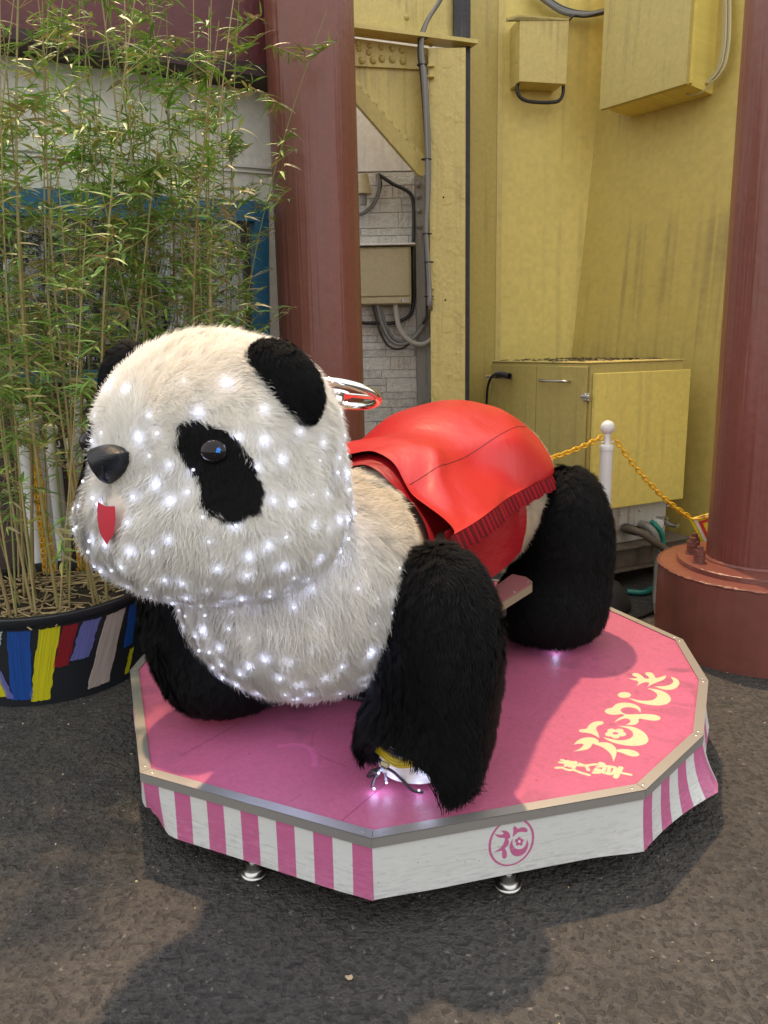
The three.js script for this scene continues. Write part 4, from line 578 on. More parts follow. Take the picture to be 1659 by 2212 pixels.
{ // ears: half-discs of black plush set on the sides of the crown
  for (const s of [1, -1]) {
    const R = eul(0, s * 0.15, -s * 0.72), c = [s * 0.262 - 0.018, 0.222, 0.065], f = (x, y, z) => ell(x, y, z, c, [0.112, 0.082, 0.052], R);
    const g = starMesh(f, c, [0.1, 0.09, 0.08], 36, 26);
    part('ear', furMesh(f, g, 2600, TUFT_B, { seed: 21 + s, cam: headCam, len: 0.028, messy: 0.5, comb: (p) => p.clone().sub(V(0, -0.2, 0)).multiplyScalar(0.4).add(V(s * 0.3, -0.5, 0)) }), furBlack, headSkin);
  }
  // black eye patches that follow the face, each with its own fur
  const pt = [], ixs = headG.index.array, hp = headG.attributes.position;
  for (const s of [1, -1]) {
    const U = 26, W = 34, pos = [], nor = [], ix = [], map = []; let mn = 9, mx = -9; PATCH.forEach(([a]) => { mn = Math.min(mn, a); mx = Math.max(mx, a); });
    for (let j = 0; j <= W; j++) for (let i = 0; i <= U; i++) { const a0 = lerp(mn - 0.03, mx + 0.03, i / U), a = a0 * (s < 0 ? -0.86 : 1), y = lerp(-0.06, 0.16, j / W), d = V(Math.sin(a), 0, Math.cos(a)); let t = 0.55; for (let k = 0; k < 60; k++) { const q = headF(FX + d.x * t, y, d.z * t); if (q < 0.0005) break; t -= q * 0.7; } const n = grad(headF, FX + d.x * t, y, d.z * t); pos.push(FX + d.x * t + n.x * 0.006, y + n.y * 0.006, d.z * t + n.z * 0.006); nor.push(n.x, n.y, n.z); map.push(inPoly(PATCH, a0, y)); }
    for (let j = 0; j < W; j++) for (let i = 0; i < U; i++) { const a = j * (U + 1) + i, b = a + 1, c = a + U + 1, d = c + 1; if (map[a] && map[b] && map[c] && map[d]) { if (s > 0) ix.push(a, b, d, a, d, c); else ix.push(a, d, b, a, c, d); } }
    const g = new THREE.BufferGeometry(); g.setAttribute('position', new THREE.Float32BufferAttribute(pos, 3)); g.setAttribute('normal', new THREE.Float32BufferAttribute(nor, 3)); g.setIndex(ix);
    const eye = onEye(s); part('eye_patch', furMesh(headF, g, 2600, TUFT_B, { seed: 41 + s, cam: headCam, len: 0.026, messy: 0.5, comb: () => V(s * 0.15, -1, -0.2), skip: (p) => p.distanceTo(eye) < 0.026 }), furBlack, headSkin);
  }
  function onEye(s) { const a = az(0.2, 0.245) * (s < 0 ? -0.86 : 1), d = V(Math.sin(a), 0, Math.cos(a)); let t = 0.55; for (let k = 0; k < 80; k++) { const q = headF(FX + d.x * t, 0.088, d.z * t); if (q < 0.0005) break; t -= q * 0.7; } return V(FX + d.x * t, 0.088, d.z * t); }
  const glass = new THREE.MeshPhysicalMaterial({ color: rgb(0.012, 0.01, 0.01), roughness: 0.05, ior: 1.36 });
  for (const s of [1, -1]) {
    const c = onEye(s), n = grad(headF, c.x, c.y, c.z), g = new THREE.SphereGeometry(0.0305, 40, 28); g.scale(1, 0.9, 0.85); const e = part('eye', g, glass, headSkin); e.position.copy(c).addScaledVector(n, 0.006); e.quaternion.setFromUnitVectors(V(0, 0, 1), n);
    if (s > 0) { // fleck of blue paint on the eyeball
      const pts = [[0.2, 1.5], [0.28, 0.7], [0.95, 0.35], [0.4, -0.35], [0.55, -1], [0.1, -0.75], [-0.75, -0.75], [-0.6, 0.1], [-0.5, 0.7], [-0.05, 0.75]], pos = []; const P = ([x, y]) => { const v = V(0.014 + x * 0.0085, 0.001 + y * 0.0075, 0.029).normalize().multiplyScalar(0.031); return [v.x, v.y * 0.9, v.z * 0.85]; };
      for (let i = 0; i < pts.length; i++) pos.push(...P([0, 0]), ...P(pts[(i + 1) % pts.length]), ...P(pts[i])); pos.push(...P([-0.9, -1.6]), ...P([-1.3, -1.9]), ...P([-0.7, -1.4]));
      const bg = new THREE.BufferGeometry(); bg.setAttribute('position', new THREE.Float32BufferAttribute(pos, 3)); bg.computeVertexNormals(); const b = part('paint_fleck', bg, mat([0.01, 0.21, 0.72], 0.35, { side: THREE.DoubleSide }), headSkin); b.position.copy(e.position); b.quaternion.copy(e.quaternion);
    }
  }
  // leather nose: a rounded triangle with a slit
  const ng = new THREE.SphereGeometry(1, 48, 32), p = ng.attributes.position;
  for (let i = 0; i < p.count; i++) { let x = p.getX(i), y = p.getY(i), z = p.getZ(i); const th = Math.atan2(y, x), m = ((((th + Math.PI / 2) % (Math.PI * 2 / 3)) + Math.PI * 2 / 3) % (Math.PI * 2 / 3)) - Math.PI / 3, k = lerp(1, 0.6 / Math.cos(m), 0.5); p.setXYZ(i, x * k * 0.058, y * k * 0.046 - 0.002, z * 0.044); }
  ng.computeVertexNormals(); const nc = onHead(NOSE.x, NOSE.y, 0.016), no = part('nose', ng, new THREE.MeshPhysicalMaterial({ color: rgb(0.008, 0.01, 0.013), roughness: 0.45, specularIntensity: 0.6, bumpMap: tex(256, (u, v) => fbm(u, v, 30, 3, 800), { srgb: false, rep: 1 }), bumpScale: 0.0012 }), headSkin); no.position.copy(nc);
  no.rotation.set(0.05, -0.12, -0.04);
  const sl = [[0.03, -0.002], [0.026, -0.018], [0.012, -0.034], [0.004, -0.044]].map(([x, y]) => V(nc.x + x, nc.y + y, nc.z + 0.047 * Math.sqrt(Math.max(0.02, 1 - (x / 0.066) ** 2 - (y / 0.046) ** 2)) + 0.003)); part('nostril_slit', tube(sl, 0.0022, 20, 6), M.hole, headSkin);
  // red felt tongue
  const mp = [], cen = onHead(-0.01, -0.062, 0.03); const mo = MOUTH.map(([x, y]) => onHead(x, y, 0.026)); for (let i = 0; i < mo.length; i++) { const a = mo[i], b = mo[(i + 1) % mo.length]; mp.push(cen.x, cen.y, cen.z, b.x, b.y, b.z, a.x, a.y, a.z); }
  let mg = new THREE.BufferGeometry(); mg.setAttribute('position', new THREE.Float32BufferAttribute(mp, 3)); mg = mergeVertices(mg); mg.computeVertexNormals(); part('tongue', mg, mat([0.42, 0.018, 0.035], 0.85, { side: THREE.DoubleSide }), headSkin);
}
// --- torso
const torsoG = starMesh(torsoF, [0.05, 0.82, -0.9], [0.4, 0.36, 1.05], 110, 84);
const torso = part('torso', torsoG, mat([0.5, 0.43, 0.32], 0.9), panda);
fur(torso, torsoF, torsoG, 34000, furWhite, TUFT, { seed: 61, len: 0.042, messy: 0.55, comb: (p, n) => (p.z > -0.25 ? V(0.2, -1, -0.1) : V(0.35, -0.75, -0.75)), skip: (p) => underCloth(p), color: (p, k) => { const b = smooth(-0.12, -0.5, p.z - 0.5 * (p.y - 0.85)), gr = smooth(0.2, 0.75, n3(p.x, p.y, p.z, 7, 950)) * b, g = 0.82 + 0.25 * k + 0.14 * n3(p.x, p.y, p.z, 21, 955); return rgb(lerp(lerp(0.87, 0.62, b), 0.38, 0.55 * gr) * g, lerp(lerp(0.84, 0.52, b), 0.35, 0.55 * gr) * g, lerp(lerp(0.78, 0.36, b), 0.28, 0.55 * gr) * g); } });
function underCloth(p) { const s = Math.abs(Math.atan2(p.x - 0.05, p.y - 0.84)) / 1.34; if (s < 1.02 && p.z < -0.6 + 0.34 * Math.pow(Math.min(s, 1), 1.4) && p.z > -1.72 + 0.2 * s) return true; return p.x > 0.3 && p.y > 0.7 && p.z < -0.4 && p.z > -1.2; }
// --- legs: black plush over pale feet
const LEGS = [
  [[0.455, 0.655, -0.3], [0.183, 0.333, 0.198], [0.41, 0.4, -0.26], [0.19, 0.19, 0.16], [[0.385, 0.3, -0.14], [0.135, 0.175, 0.2]], [0.37, -0.345, 0.12]],
  [[0.52, 0.65, -1.58], [0.2, 0.36, 0.24], [0.47, 0.42, -1.5], [0.23, 0.19, 0.24], null, [0.47, -1.52, 0.13]],
  [[-0.45, 0.65, -0.4], [0.19, 0.36, 0.2], [-0.35, 0.44, -0.52], [0.2, 0.175, 0.32], null, [-0.42, -0.45, 0.13]],
  [[-0.42, 0.65, -1.55], [0.2, 0.36, 0.24], [-0.39, 0.42, -1.5], [0.22, 0.2, 0.24], null, [-0.4, -1.52, 0.13]]];
LEGS.forEach(([c1, r1, c2, r2, notch, ft], i) => {
  const f = legF(c1, r1, c2, r2, notch), g = starMesh(f, [c1[0], 0.56, c1[2]], [0.2, 0.3, 0.22], 60, 60);
  const lg = part('leg', g, mat([0.012, 0.012, 0.013], 0.9), panda), bl = furBlack;
  fur(lg, f, g, i === 3 ? 4000 : 13000, bl, TUFT_B, { seed: 71 + i, len: 0.046, messy: 0.75, lift: 0.04, comb: (p) => V(0.1 * (p.x - c1[0]) * 8, -1, 0.1), skip: (p) => p.y < 0.33 && Math.hypot(p.x - ft[0], p.z - ft[1]) < 0.12 || (notch && ell(p.x, p.y, p.z, notch[0], notch[1]) < 0.012), color: (p, k) => { const s = 0.5 + 0.9 * k * k + 0.3 * n3(p.x, p.y, p.z, 15, 77); return rgb(s, s, s * 1.03); } });
  const fb = new THREE.CylinderGeometry(ft[2], ft[2] * 0.96, 0.24, 40); place(fb, V(ft[0], DECK + 0.148, ft[1])); part('foot_base', fb, M.whitePaint, lg);
  part('foot_pad', place(new THREE.CylinderGeometry(0.06, 0.07, 0.03, 24), V(ft[0], DECK + 0.014, ft[1])), i === 2 ? M.red2 : M.black, lg);
  if (i === 0) { // taped cables and loose lights at the torn hem
    const yel = mat([0.55, 0.42, 0.02], 0.35), ring = (y, rr, r, a0, a1) => { const P = []; for (let k = 0; k <= 24; k++) { const a = lerp(a0, a1, k / 24); P.push(V(ft[0] + rr * Math.sin(a), y + 0.006 * Math.sin(k * 0.9), ft[1] + rr * Math.cos(a))); } return tube(P, r, 48, 7); };
    for (let k = 0; k < 3; k++) part('cable', ring(DECK + 0.088 + k * 0.0095, ft[2] + 0.006, 0.005, -1.9, 1.7), yel, lg);
    for (let k = 0; k < 2; k++) part('cable', ring(DECK + 0.124 + k * 0.008, ft[2] + 0.009, 0.0042, -1.8, 1.6), M.cableBlack, lg);
    const T = (x, y, h, o = 0) => { const q = onY(x, y, h).applyMatrix4(toL); return q; };
    part('cable_tie', tube([T(829, 1650, 0.39), T(831, 1657, 0.375), T(833, 1668, 0.36)], 0.0035, 12, 6), M.whitePlastic, lg); part('cable_clip', place(boxG(0.028, 0.014, 0.012), T(832, 1651, 0.392), -0.2), M.beige, lg);
    for (const a of [[[820, 1640, 0.4], [826, 1655, 0.38], [815, 1670, 0.34], [806, 1690, 0.3], [803, 1700, 0.285]], [[833, 1658, 0.375], [850, 1668, 0.35], [868, 1684, 0.31], [893, 1708, 0.285], [915, 1712, 0.28]], [[828, 1656, 0.38], [832, 1672, 0.34], [834, 1688, 0.3]], [[820, 1660, 0.36], [800, 1668, 0.33], [794, 1678, 0.31], [806, 1676, 0.32], [816, 1672, 0.34], [800, 1664, 0.35]]]) part('cable', tube(a.map((q) => T(...q)), 0.0042, 40, 6), M.cableBlack, lg);
  }
});
part('support', join([boxG(0.26, 0.3, 0.6).translate(0, DECK + 0.17, -1.05), boxG(0.34, 0.02, 0.75).translate(0, DECK + 0.012, -1.05)]), M.black, panda);
// --- fairy lights under the fur: small bright beads, each with its own light
const beadG = new THREE.SphereGeometry(0.0042, 10, 8), beadM = new THREE.MeshStandardMaterial({ color: rgb(1, 1, 1), emissive: rgb(0.78, 0.86, 1), emissiveIntensity: 0.5 });
function bead(parent, p, cd) { const b = part('led_bulb', beadG, beadM, parent); b.position.copy(p); b.castShadow = false; const l = new THREE.PointLight(rgb(0.55, 0.62, 1), cd, 0, 2); l.position.copy(p); l.castShadow = false; l.shadow.radius = 0.6; parent.add(l); }
function spread(f, geo, gap, seed, ok, max) { const s = sampler(geo), r = rng(seed), out = []; for (let i = 0; i < 6000 && out.length < max; i++) { const p = s.pick(r).clone(); if (!ok(p, r) || out.some((q) => q.distanceTo(p) < gap(p))) continue; out.push(p); } return out; }
const LED = 0.0027;
spread(headF, headG, (p) => (p.y > 0.13 ? 0.07 : 0.041), 301, (p, r) => !inPatch(p) && !inMouth(p) && p.distanceTo(NOSE) > 0.085 && p.y < 0.25 && p.z > -0.22 && p.y > -0.29, 230).forEach((p, i) => { const n = grad(headF, p.x, p.y, p.z); bead(headSkin, p.clone().addScaledVector(n, 0.006 + 0.009 * hash(i, 1, 1)), LED * (0.4 + 1.1 * hash(i, 2, 5))); });
spread(torsoF, torsoG, () => 0.044, 311, (p) => p.z > -0.42 && p.y < 0.93 && !(p.z < -0.3 && p.y < 0.6), 120).forEach((p, i) => { const n = grad(torsoF, p.x, p.y, p.z); bead(torso, p.clone().addScaledVector(n, 0.005 + 0.007 * hash(i, 3, 1)), LED * (0.5 + 1.6 * hash(i, 4, 5) ** 2) * (p.y < 0.75 ? 2.0 : 0.8)); });
{ const T = (x, y, h) => onY(x, y, h).applyMatrix4(toL); for (const [x, y, h] of [[808, 1704, 0.285], [835, 1691, 0.3], [905, 1708, 0.285], [923, 1671, 0.34], [818, 1670, 0.35], [1201, 1402, 0.29]]) bead(panda, T(x, y, h), 0.004); const k = locX(704, 1345, 0.26); bead(panda, V(k.x, k.y, k.z), 0.015); }
// --- steering wheel
{
  const n = V(0, 0.9, -0.36).normalize(), hub = V(0.05, 1.36, -0.515), Q = new THREE.Quaternion().setFromUnitVectors(V(0, 0, 1), n), sw = new THREE.Group(); sw.name = 'steering_wheel'; sw.position.copy(hub); sw.quaternion.copy(Q); panda.add(sw);
  part('rim', new THREE.TorusGeometry(0.122, 0.0125, 16, 72), M.chrome, sw);
  const spoke = (a) => { const g = boxG(0.105, 0.03, 0.006, 0.003); g.translate(0.065, 0, 0); g.rotateZ(a); return g; }; for (const a of [0.3, 2.4, 4.5]) part('spoke', spoke(a), M.chrome, sw);
  const hg = new THREE.CylinderGeometry(0.04, 0.04, 0.008, 28); hg.rotateX(Math.PI / 2); part('hub_plate', hg, M.chrome, sw);
  const cg = new THREE.CylinderGeometry(0.021, 0.023, 0.055, 28); cg.rotateX(Math.PI / 2); cg.translate(0, 0, -0.03); part('collar', cg, M.chrome, sw);
  const sg = new THREE.CylinderGeometry(0.012, 0.012, 0.3, 20); sg.rotateX(Math.PI / 2); sg.translate(0, 0, -0.2); part('column', sg, mat([0.12, 0.12, 0.12], 0.3, { metalness: 0.9 }), sw);
}
// --- foot step
{
  const P = [[1060, 1274], [1107, 1240], [1136, 1246], [1150, 1256], [1150, 1262], [1071, 1311], [1000, 1352]].map(([x, y]) => locY(x, y, 0.62)); const dn = V(0, -0.03, 0);
  const st = part('foot_step', slab(P, dn), mat([0.2, 0.16, 0.1], 0.7), panda), c = P.reduce((a, p) => a.add(p), V(0, 0, 0)).divideScalar(P.length), I = P.map((p) => p.clone().lerp(c, 0.06).add(V(0, 0.004, 0)));
  part('tread', slab(I, V(0, -0.003, 0)), mat([0.3, 0.1, 0.11], 0.35), st); const s = locY(1143, 1257, 0.625); for (const [x, y] of [[1140, 1256], [1110, 1277], [1076, 1300]]) { const q = locY(x, y, 0.626), k = part('screw', rivetG, M.steel, st); k.rotation.x = -Math.PI / 2; k.position.copy(q).setY(0.624); k.scale.set(0.005, 0.005, 0.002); }
  part('bracket', boxG(0.5, 0.03, 0.05).translate(0.2, 0.57, -0.95), M.black, panda);
}
// ------------------------------------------------------------------ red saddle cloth
{
  const sc = thing('saddle_cloth', 'shiny red vinyl saddle cloth with pleated fringe draped over the panda', 'saddle cloth', FM); sc.rotation.y = RY;
  const bumpV = tex(256, (u, v) => 0.75 * fbm(u + 0.3 * v, v, 8, 3, 861) + 0.12 * fbm(u, v, 60, 2, 860), { srgb: false, rep: 1 });
  const vin = new THREE.MeshPhysicalMaterial({ color: rgb(0.47, 0.011, 0.014), roughness: 0.36, clearcoat: 0.12, clearcoatRoughness: 0.4, side: THREE.DoubleSide, bumpMap: bumpV, bumpScale: 0.006 }), vin2 = vin.clone(), vin3 = new THREE.MeshPhysicalMaterial({ color: rgb(0.26, 0.004, 0.009), roughness: 0.7, specularIntensity: 0.3, side: THREE.DoubleSide }), vin4 = vin3.clone(); vin4.color = rgb(0.11, 0.002, 0.004); vin2.color = rgb(0.3, 0.006, 0.012);
  const AX = V(0.05, 0.84, 0);
  const cast = (z, phi, off) => { const d = V(Math.sin(phi), Math.cos(phi), 0); let t = 0.7; for (let k = 0; k < 80; k++) { const q = torsoF(AX.x + d.x * t, AX.y + d.y * t, z); if (q < 0.0005) break; t -= q * 0.7; } return V(AX.x + d.x * (t + off), AX.y + d.y * (t + off), z); };
  const zf = (s) => -0.72 + 0.34 * Math.pow(Math.abs(s), 1.4), zr = (s) => -1.66 + 0.2 * Math.pow(Math.abs(s), 1.2), PH = 1.34;
  const sheetG = (nu, nv, fn) => { const g = new THREE.PlaneGeometry(1, 1, nu, nv), p = g.attributes.position; for (let i = 0; i < p.count; i++) { const q = fn(p.getX(i) + 0.5, 0.5 - p.getY(i)); p.setXYZ(i, q.x, q.y, q.z); } g.computeVertexNormals(); return g; };
  const topP = (u, v, o = 0) => { const s = v * 2 - 1, z = lerp(zf(s), zr(s), u), a = Math.abs(s); const pw = (x, k) => Math.pow(0.5 + 0.5 * Math.sin(x), k), fold = 0.026 * pw(u * 6.5 - s * 4.2 + 1.3 * Math.sin(s * 4 + u), 2.2) * smooth(1, 0.45, a) * smooth(0, 0.2, u) * smooth(1, 0.8, u) + 0.014 * pw(u * 15 + s * 7 + 2 * Math.sin(u * 5), 3) * smooth(0.1, 0.6, a) * smooth(1, 0.8, a) + 0.006; 
    const hang = smooth(0.55, 1, a); const q = cast(z, s * PH, 0.03 + o + fold + 0.035 * hang); q.y += 0.016 * smooth(0.35, 0, u) * smooth(0.9, 0.2, a); const hx = Math.max(0.412, cast(z, 1.25, 0.03).x - 0.05); return q.lerp(V(0.05 + Math.sign(s) * (hx + o + 0.008 * Math.sin(u * 9)), 0.985, z), smooth(0.6, 1, a)); };
  part('cover', sheetG(70, 90, (u, v) => topP(u, v)), vin, sc);
  // second, longer panel beneath, hanging to the step
  part('under_panel', sheetG(60, 30, (u, v) => { const z = lerp(-0.42, -1.2, u), a = cast(z, 1.2, 0.006), x = Math.max(a.x + 0.014 + 0.02 * Math.sin(3.1 * v), 0.43), y = lerp(0.985, 0.725, v); return V(x + 0.006 * Math.sin(u * 8 + v * 2), y, z - 0.03 * v); }), vin2, sc);
  part('under_panel', sheetG(40, 60, (u, v) => { const s = v * 2 - 1; return cast(lerp(-1.5, -1.86 + 0.14 * Math.abs(s), u), s * 1.0, 0.014); }), vin2, sc);
  part('under_panel', sheetG(30, 60, (u, v) => { const s = v * 2 - 1; return cast(lerp(-0.67 + 0.3 * Math.pow(Math.abs(s), 1.4), -1.0, u), s * 1.25, 0.026); }), vin2, sc);
  const seam = mat([0.16, 0.006, 0.01], 0.6);
  for (const sg of [0.78, 0.22]) part('seam', tube(Array.from({ length: 30 }, (_, k) => topP(0.02 + 0.96 * k / 29, sg - 0.02 + 0.02 * k / 29, 0.0008)), 0.0011, 60, 4), seam, sc);
  // pleated fringe along both lower hems, every other pleat darkened to paint the shade between
  for (const side of [1, 0]) { const NP = 52; for (let k = 0; k < NP; k++) { const r = hash(k, side, 88), u0 = k / NP, u1 = (k + 1) / NP, a = topP(u0, side), b = topP(u1, side), dn = V((side ? 1 : -1) * 0.016, -0.046 - 0.006 * r, -0.004 + 0.01 * (r - 0.5)), out = V((side ? 1 : -1) * (0.008 + 0.008 * r), 0, 0), m = a.clone().lerp(b, 0.55 + 0.3 * r); const pos = []; const T = (p, q, w) => pos.push(...p.toArray(), ...q.toArray(), ...w.toArray()); const a2 = a.clone().add(dn), m2 = m.clone().add(out).add(dn), b2 = b.clone().add(dn), m1 = m.clone().addScaledVector(out, 0.5); T(a, a2, m2); T(a, m2, m1); T(m1, m2, b2.clone().addScaledVector(out, -1)); T(m1, b2.clone().addScaledVector(out, -1), b); const g = new THREE.BufferGeometry(); g.setAttribute('position', new THREE.Float32BufferAttribute(pos, 3)); g.computeVertexNormals(); g.setAttribute('uv', new THREE.Float32BufferAttribute(new Float32Array(pos.length / 3 * 2), 2)); part('fringe_pleat', g, k % 2 ? vin3 : vin4, sc); } }
}
// ------------------------------------------------------------------ bamboo in painted tubs
function tub(pos, R, H, label, seed, painted) {
  const t = thing('planter_tub', label, 'planter', pos); const L = (a) => new THREE.LatheGeometry(a.map(([x, y]) => new THREE.Vector2(x, y)), 96);
  const pl = mat([0.014, 0.016, 0.02], 0.35);
  part('wall', L([[R * 0.9, 0], [R * 0.975, H - 0.05]]), pl, t); part('rim', L([[R * 0.975, H - 0.055], [R * 1.0, H - 0.05], [R * 1.02, H - 0.03], [R * 1.03, H - 0.008], [R * 1.02, H], [R * 0.98, H], [R * 0.96, H - 0.01], [R * 0.95, H - 0.12]]), pl, t);
  const soil = new THREE.CircleGeometry(R * 0.955, 60); soil.rotateX(-Math.PI / 2); part('soil', soil.translate(0, H - 0.05, 0), new THREE.MeshStandardMaterial({ map: tex(256, (u, v) => { const k = fbm(u, v, 24, 3, 960); return [0.1 * k, 0.07 * k, 0.045 * k]; }), bumpMap: tex(256, (u, v) => fbm(u, v, 40, 3, 970), { srgb: false }), bumpScale: 0.03, roughness: 1 }), t);
  const r = rng(seed), st = new THREE.InstancedMesh(new THREE.CylinderGeometry(0.0035, 0.003, 1, 5), mat([1, 1, 1], 0.8), 260), X = new THREE.Matrix4();
  for (let i = 0; i < 260; i++) { const a = r() * 6.283, q = Math.sqrt(r()) * R * 0.92, l = 0.04 + 0.22 * r() * r(); X.compose(V(q * Math.cos(a), H - 0.045 + 0.02 * r(), q * Math.sin(a)), new THREE.Quaternion().setFromEuler(new THREE.Euler(1.57 + 0.25 * (r() - 0.5), r() * 6.3, 0.2 * (r() - 0.5), 'YXZ')), V(1, l, 0.7 + r())); st.setMatrixAt(i, X); const k = 0.5 + 0.6 * r(); st.setColorAt(i, rgb(0.5 * k, 0.38 * k, 0.2 * k)); }
  st.name = 'straw'; stuffPart(st); t.add(st);
  (painted || []).forEach(([a0, w, y0, y1, col, lean]) => { // brushed paint strokes on the tub
    const nu = 16, nv = 20, g = new THREE.PlaneGeometry(1, 1, nu, nv), p = g.attributes.position; for (let i = 0; i < p.count; i++) { let u = p.getX(i) + 0.5, v = p.getY(i) + 0.5; const ragU = 0.02 * (hash(Math.round(v * 9), 2, Math.round(a0 * 100)) - 0.5) * (Math.abs(u - 0.5) > 0.45 ? 1 : 0), y = lerp(y0, y1, v) + (v < 0.04 || v > 0.96 ? 0.006 * (hash(Math.round(u * 16), 7, Math.round(a0 * 100)) - 0.5) : 0), a = a0 + (u - 0.5) * w + lean * (v - 0.5) + ragU, rr = lerp(R * 0.9, R * 0.975, y / (H - 0.05)) + 0.0022; p.setXYZ(i, rr * Math.sin(a), y, rr * Math.cos(a)); }
    g.computeVertexNormals(); const tx = tex(128, (u, v) => { const k = 0.72 + 0.45 * (vn(u * 26, v * 2, 32, 31 + Math.round(a0 * 50)) * 0.6 + vn(u * 52, v * 3, 64, 35) * 0.4 - 0.3); return col.map((c) => c * k); }); const bm = tex(128, (u, v) => vn(u * 40, v * 2, 64, 41), { srgb: false }); part('paint_stroke', g, new THREE.MeshStandardMaterial({ map: tx, roughness: 0.4, bumpMap: bm, bumpScale: 0.0008, side: THREE.DoubleSide }), t);
  });
  return t;
}
const TP = V(-1.6, 0, -3.5), TR = 0.455, TH = 0.42, TP2 = V(-0.95, 0, -3.98), TR2 = 0.32;
const BLUE = [0.01, 0.07, 0.32], YE = [0.62, 0.58, 0.01], RD = [0.25, 0.01, 0.018], LI = [0.14, 0.15, 0.42], PK = [0.5, 0.42, 0.38];
const th = (x, y) => { const p = onY(x, y, 0.2), d = ray(x, y); /* where the sight line meets the tub wall */ const e = EYEPOS.clone(), a = d.x * d.x + d.z * d.z, b = 2 * (d.x * (e.x - TP.x) + d.z * (e.z - TP.z)), c = (e.x - TP.x) ** 2 + (e.z - TP.z) ** 2 - (TR * 0.94) ** 2, t = (-b - Math.sqrt(Math.max(0, b * b - 4 * a * c))) / (2 * a), q = e.addScaledVector(d, t); return [Math.atan2(q.x - TP.x, q.z - TP.z), q.y]; };
const stroke = (xa, xb, yt, xc, xd, yb, col) => { const a = th((xa + xb) / 2, yt), b = th((xc + xd) / 2, yb), l = th(xa, yt), r = th(xb, yt), l2 = th(xc, yb), r2 = th(xd, yb); return [(a[0] + b[0]) / 2, ((r[0] - l[0]) + (r2[0] - l2[0])) / 2, Math.max(0.012, b[1]), Math.min(TH - 0.062, a[1]), col, a[0] - b[0]]; };
tub(TP, TR, TH, 'large black round tub with bright brushed paint stripes holding the bamboo', 5, [
  stroke(5, 62, 1306, 26, 66, 1515, BLUE), stroke(82, 126, 1340, 63, 108, 1517, YE), stroke(124, 165, 1297, 119, 145, 1440, RD), stroke(170, 210, 1287, 150, 192, 1424, LI), stroke(222, 266, 1298, 192, 238, 1483, PK), stroke(268, 290, 1280, 270, 286, 1395, BLUE), stroke(281, 291, 1400, 274, 284, 1455, YE), stroke(-40, 8, 1350, -40, 0, 1395, [0.4, 0.5, 0.5]), stroke(-12, 2, 1450, 10, 28, 1512, LI), stroke(-30, -6, 1440, -4, 12, 1508, YE)]);
tub(TP2, TR2, 0.38, 'smaller dark tub of bamboo hidden behind the panda beside the red column', 6, []);
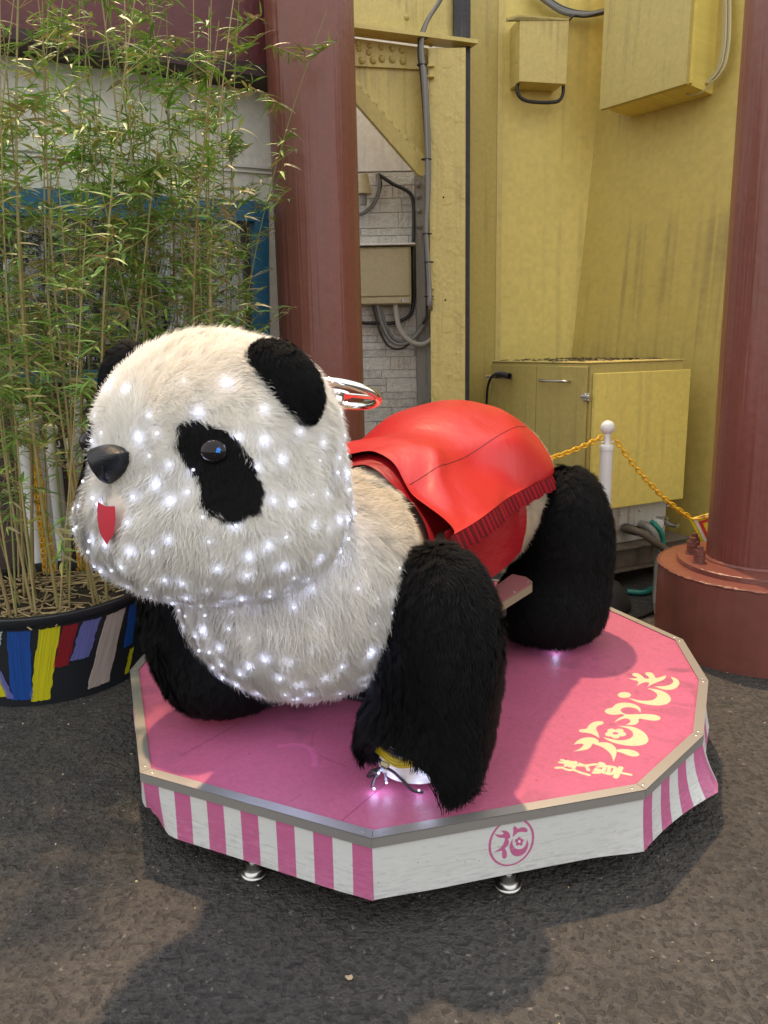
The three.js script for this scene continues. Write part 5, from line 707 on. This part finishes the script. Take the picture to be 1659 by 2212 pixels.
{
  const r = rng(2024);
  // a leaf blade, one unit long, folded along its midrib and drooping
  const leafG = (seed) => { const q = rng(seed), S = 5, pos = [], ix = [], dr = 0.02 + 0.3 * q(), tw = (q() - 0.5) * 0.6; for (let k = 0; k <= S; k++) { const t = k / S, w = 0.058 * Math.sin(Math.PI * Math.pow(t * 0.96 + 0.02, 0.62)) + 0.002, y = -dr * t * t, z = t * (1 - 0.2 * dr * t), a = tw * t; pos.push(-w * Math.cos(a), y + 0.25 * w - w * Math.sin(a), z, 0, y - 0.1 * w, z, w * Math.cos(a), y + 0.25 * w + w * Math.sin(a), z); } for (let k = 0; k < S; k++) { const a = 3 * k; ix.push(a, a + 1, a + 3, a + 1, a + 4, a + 3, a + 1, a + 2, a + 4, a + 2, a + 5, a + 4); } const g = new THREE.BufferGeometry(); g.setAttribute('position', new THREE.Float32BufferAttribute(pos, 3)); g.setIndex(ix); g.computeVertexNormals(); return g; };
  const LG = [1, 2, 3].map(leafG), lm = (c) => new THREE.MeshPhysicalMaterial({ color: rgb(...c), roughness: 0.5, side: THREE.DoubleSide, transmission: 0.55, thickness: 0 });
  const TONES = [[0.25, 0.47, 0.08], [0.18, 0.37, 0.07], [0.37, 0.58, 0.095], [0.5, 0.5, 0.13], [0.44, 0.36, 0.18]];
  const LM = TONES.map(lm), white = lm([1, 1, 1]);
  const stem = [mat([0.3, 0.26, 0.1], 0.45), mat([0.22, 0.24, 0.08], 0.45), mat([0.36, 0.29, 0.13], 0.45), mat([0.25, 0.19, 0.08], 0.5)], twigM = mat([0.32, 0.23, 0.09], 0.6);
  function clump(pos, n, R, H0, label, seed, topMax, lean) {
    const t = thing('bamboo', label, 'bamboo', pos); const leaves = [], twigs = [];
    for (let i = 0; i < n; i++) {
      const a = r() * 6.283, q = R * Math.sqrt(r()), b = V(q * Math.cos(a), H0, q * Math.sin(a)), h = lerp(1.7, topMax, Math.pow(r(), 0.7)), out = V(Math.cos(a), 0, Math.sin(a)).multiplyScalar(0.1 + 0.22 * r()).add(V((r() - 0.5) * 0.3 + lean[0], 0, (r() - 0.5) * 0.2 + lean[1])), bow = V((r() - 0.5) * 0.2, 0, (r() - 0.5) * 0.2);
      const P = (u) => b.clone().add(V(0, u * h, 0)).addScaledVector(out, u * u * 0.75 + u * 0.25).addScaledVector(bow, Math.sin(u * 3.1));
      const rad = 0.0042 + 0.005 * r(), segs = [], nn = 9 + Math.floor(r() * 4);
      const g = tube(Array.from({ length: 9 }, (_, k) => P(k / 8)), 1, 26, 7), gp = g.attributes.position; // taper and nodes
      { const C = new THREE.CatmullRomCurve3(Array.from({ length: 9 }, (_, k) => P(k / 8)), false, 'centripetal'); for (let k = 0; k <= 26; k++) { const c = C.getPointAt(k / 26), w = rad * (1 - 0.72 * k / 26); for (let j = 0; j <= 7; j++) { const id = k * 8 + j; const d = V(gp.getX(id), gp.getY(id), gp.getZ(id)).sub(c).normalize().multiplyScalar(w); gp.setXYZ(id, c.x + d.x, c.y + d.y, c.z + d.z); } } }
      g.deleteAttribute('uv'); segs.push(g);
      for (let k = 1; k < nn; k++) { const u = Math.pow(k / nn, 0.85), c = P(u), w = rad * (1 - 0.72 * u) + 0.0015; const ng = new THREE.CylinderGeometry(w, w, 0.006, 8); ng.deleteAttribute('uv'); ng.translate(c.x, c.y, c.z); segs.push(ng);
        if (u > 0.27 || (u > 0.12 && r() < 0.3)) { const tw = 1 + Math.floor(r() * 3.7); for (let m = 0; m < tw; m++) { let ta = r() * 6.283; const tl = (0.14 + 0.28 * r()) * (1.1 - 0.4 * u), td = V(Math.cos(ta), 0.45 + 0.5 * r(), Math.sin(ta)).normalize(), T = (s) => c.clone().addScaledVector(td, s * tl).add(V(0, -0.05 * s * s * tl, 0)); const tg = tube([T(0), T(0.5), T(1)], 0.0013, 4, 4); tg.deleteAttribute('uv'); twigs.push(tg);
          const nc = 3 + Math.floor(r() * 3); for (let s = 0; s < nc; s++) { const e = T(lerp(0.35, 1, s / Math.max(1, nc - 1))), nl = 2 + Math.floor(r() * 3), a0 = ta + (r() - 0.5) * 1.2; for (let l = 0; l < nl; l++) leaves.push([e, a0 + (l - nl / 2) * 0.75 + (r() - 0.5) * 0.5, 0.95 * (r() - 0.6), 0.05 + 0.065 * r() * (r() < 0.15 ? 1.5 : 1), r()]); } } } }
      part('culm', mergeGeometries(segs.map((s) => (s.index ? s.toNonIndexed() : s))), stem[Math.floor(r() * 4)], t);
    }
    const tk = mergeGeometries(twigs); stuffPart(part('twigs', tk, twigM, t));
    // the leaves that show largest are single blades, the rest one mass of the same blades
    const cam = EYEPOS.clone().sub(pos), lit = leaves.map((l, i) => [i, l[3] / l[0].distanceTo(cam) * (pos.x + l[0].x > -2.0 ? 1 : 0.3) * (l[0].y > 0.75 ? 1 : 0.5)]).sort((x, y) => y[1] - x[1]), single = new Set(lit.slice(0, seed === 1 ? 220 : 80).map((x) => x[0]));
    const X = new THREE.Matrix4(), Q = new THREE.Quaternion(), inst = [[], [], []];
    leaves.forEach(([e, y, pt, len, k], i) => { Q.setFromEuler(new THREE.Euler(pt, y, (k - 0.5) * 1.4, 'YXZ')); X.compose(e, Q, V(len * (0.8 + 0.5 * k), len, len)); const tone = k < 0.4 ? 0 : k < 0.62 ? 1 : k < 0.8 ? 2 : k < 0.88 ? 3 : 4; if (single.has(i)) { const m = part('leaf', LG[i % 3], LM[tone], t); X.decompose(m.position, m.quaternion, m.scale); } else inst[i % 3].push([X.clone(), tone, k]); });
    inst.forEach((a, v) => { const m = new THREE.InstancedMesh(LG[v], white, a.length); a.forEach(([X, tone, k], i) => { m.setMatrixAt(i, X); const s = 0.75 + 0.5 * hash(i, v, 4); m.setColorAt(i, rgb(TONES[tone][0] * s, TONES[tone][1] * s, TONES[tone][2] * s)); }); m.name = 'foliage'; m.castShadow = m.receiveShadow = true; stuffPart(m); t.add(m); });
    return leaves.length;
  }
  const a = clump(TP, 38, 0.38, TH - 0.05, 'tall dense bamboo with yellowish stems growing from the painted tub', 1, 3.1, [0.16, 0.02]);
  const b = clump(TP2, 25, 0.28, 0.33, 'slender bamboo rising behind the panda beside the red column', 2, 3.15, [0.12, 0.05]);
  console.log('leaves', a, b);
}
renderer.render(scene, camera);
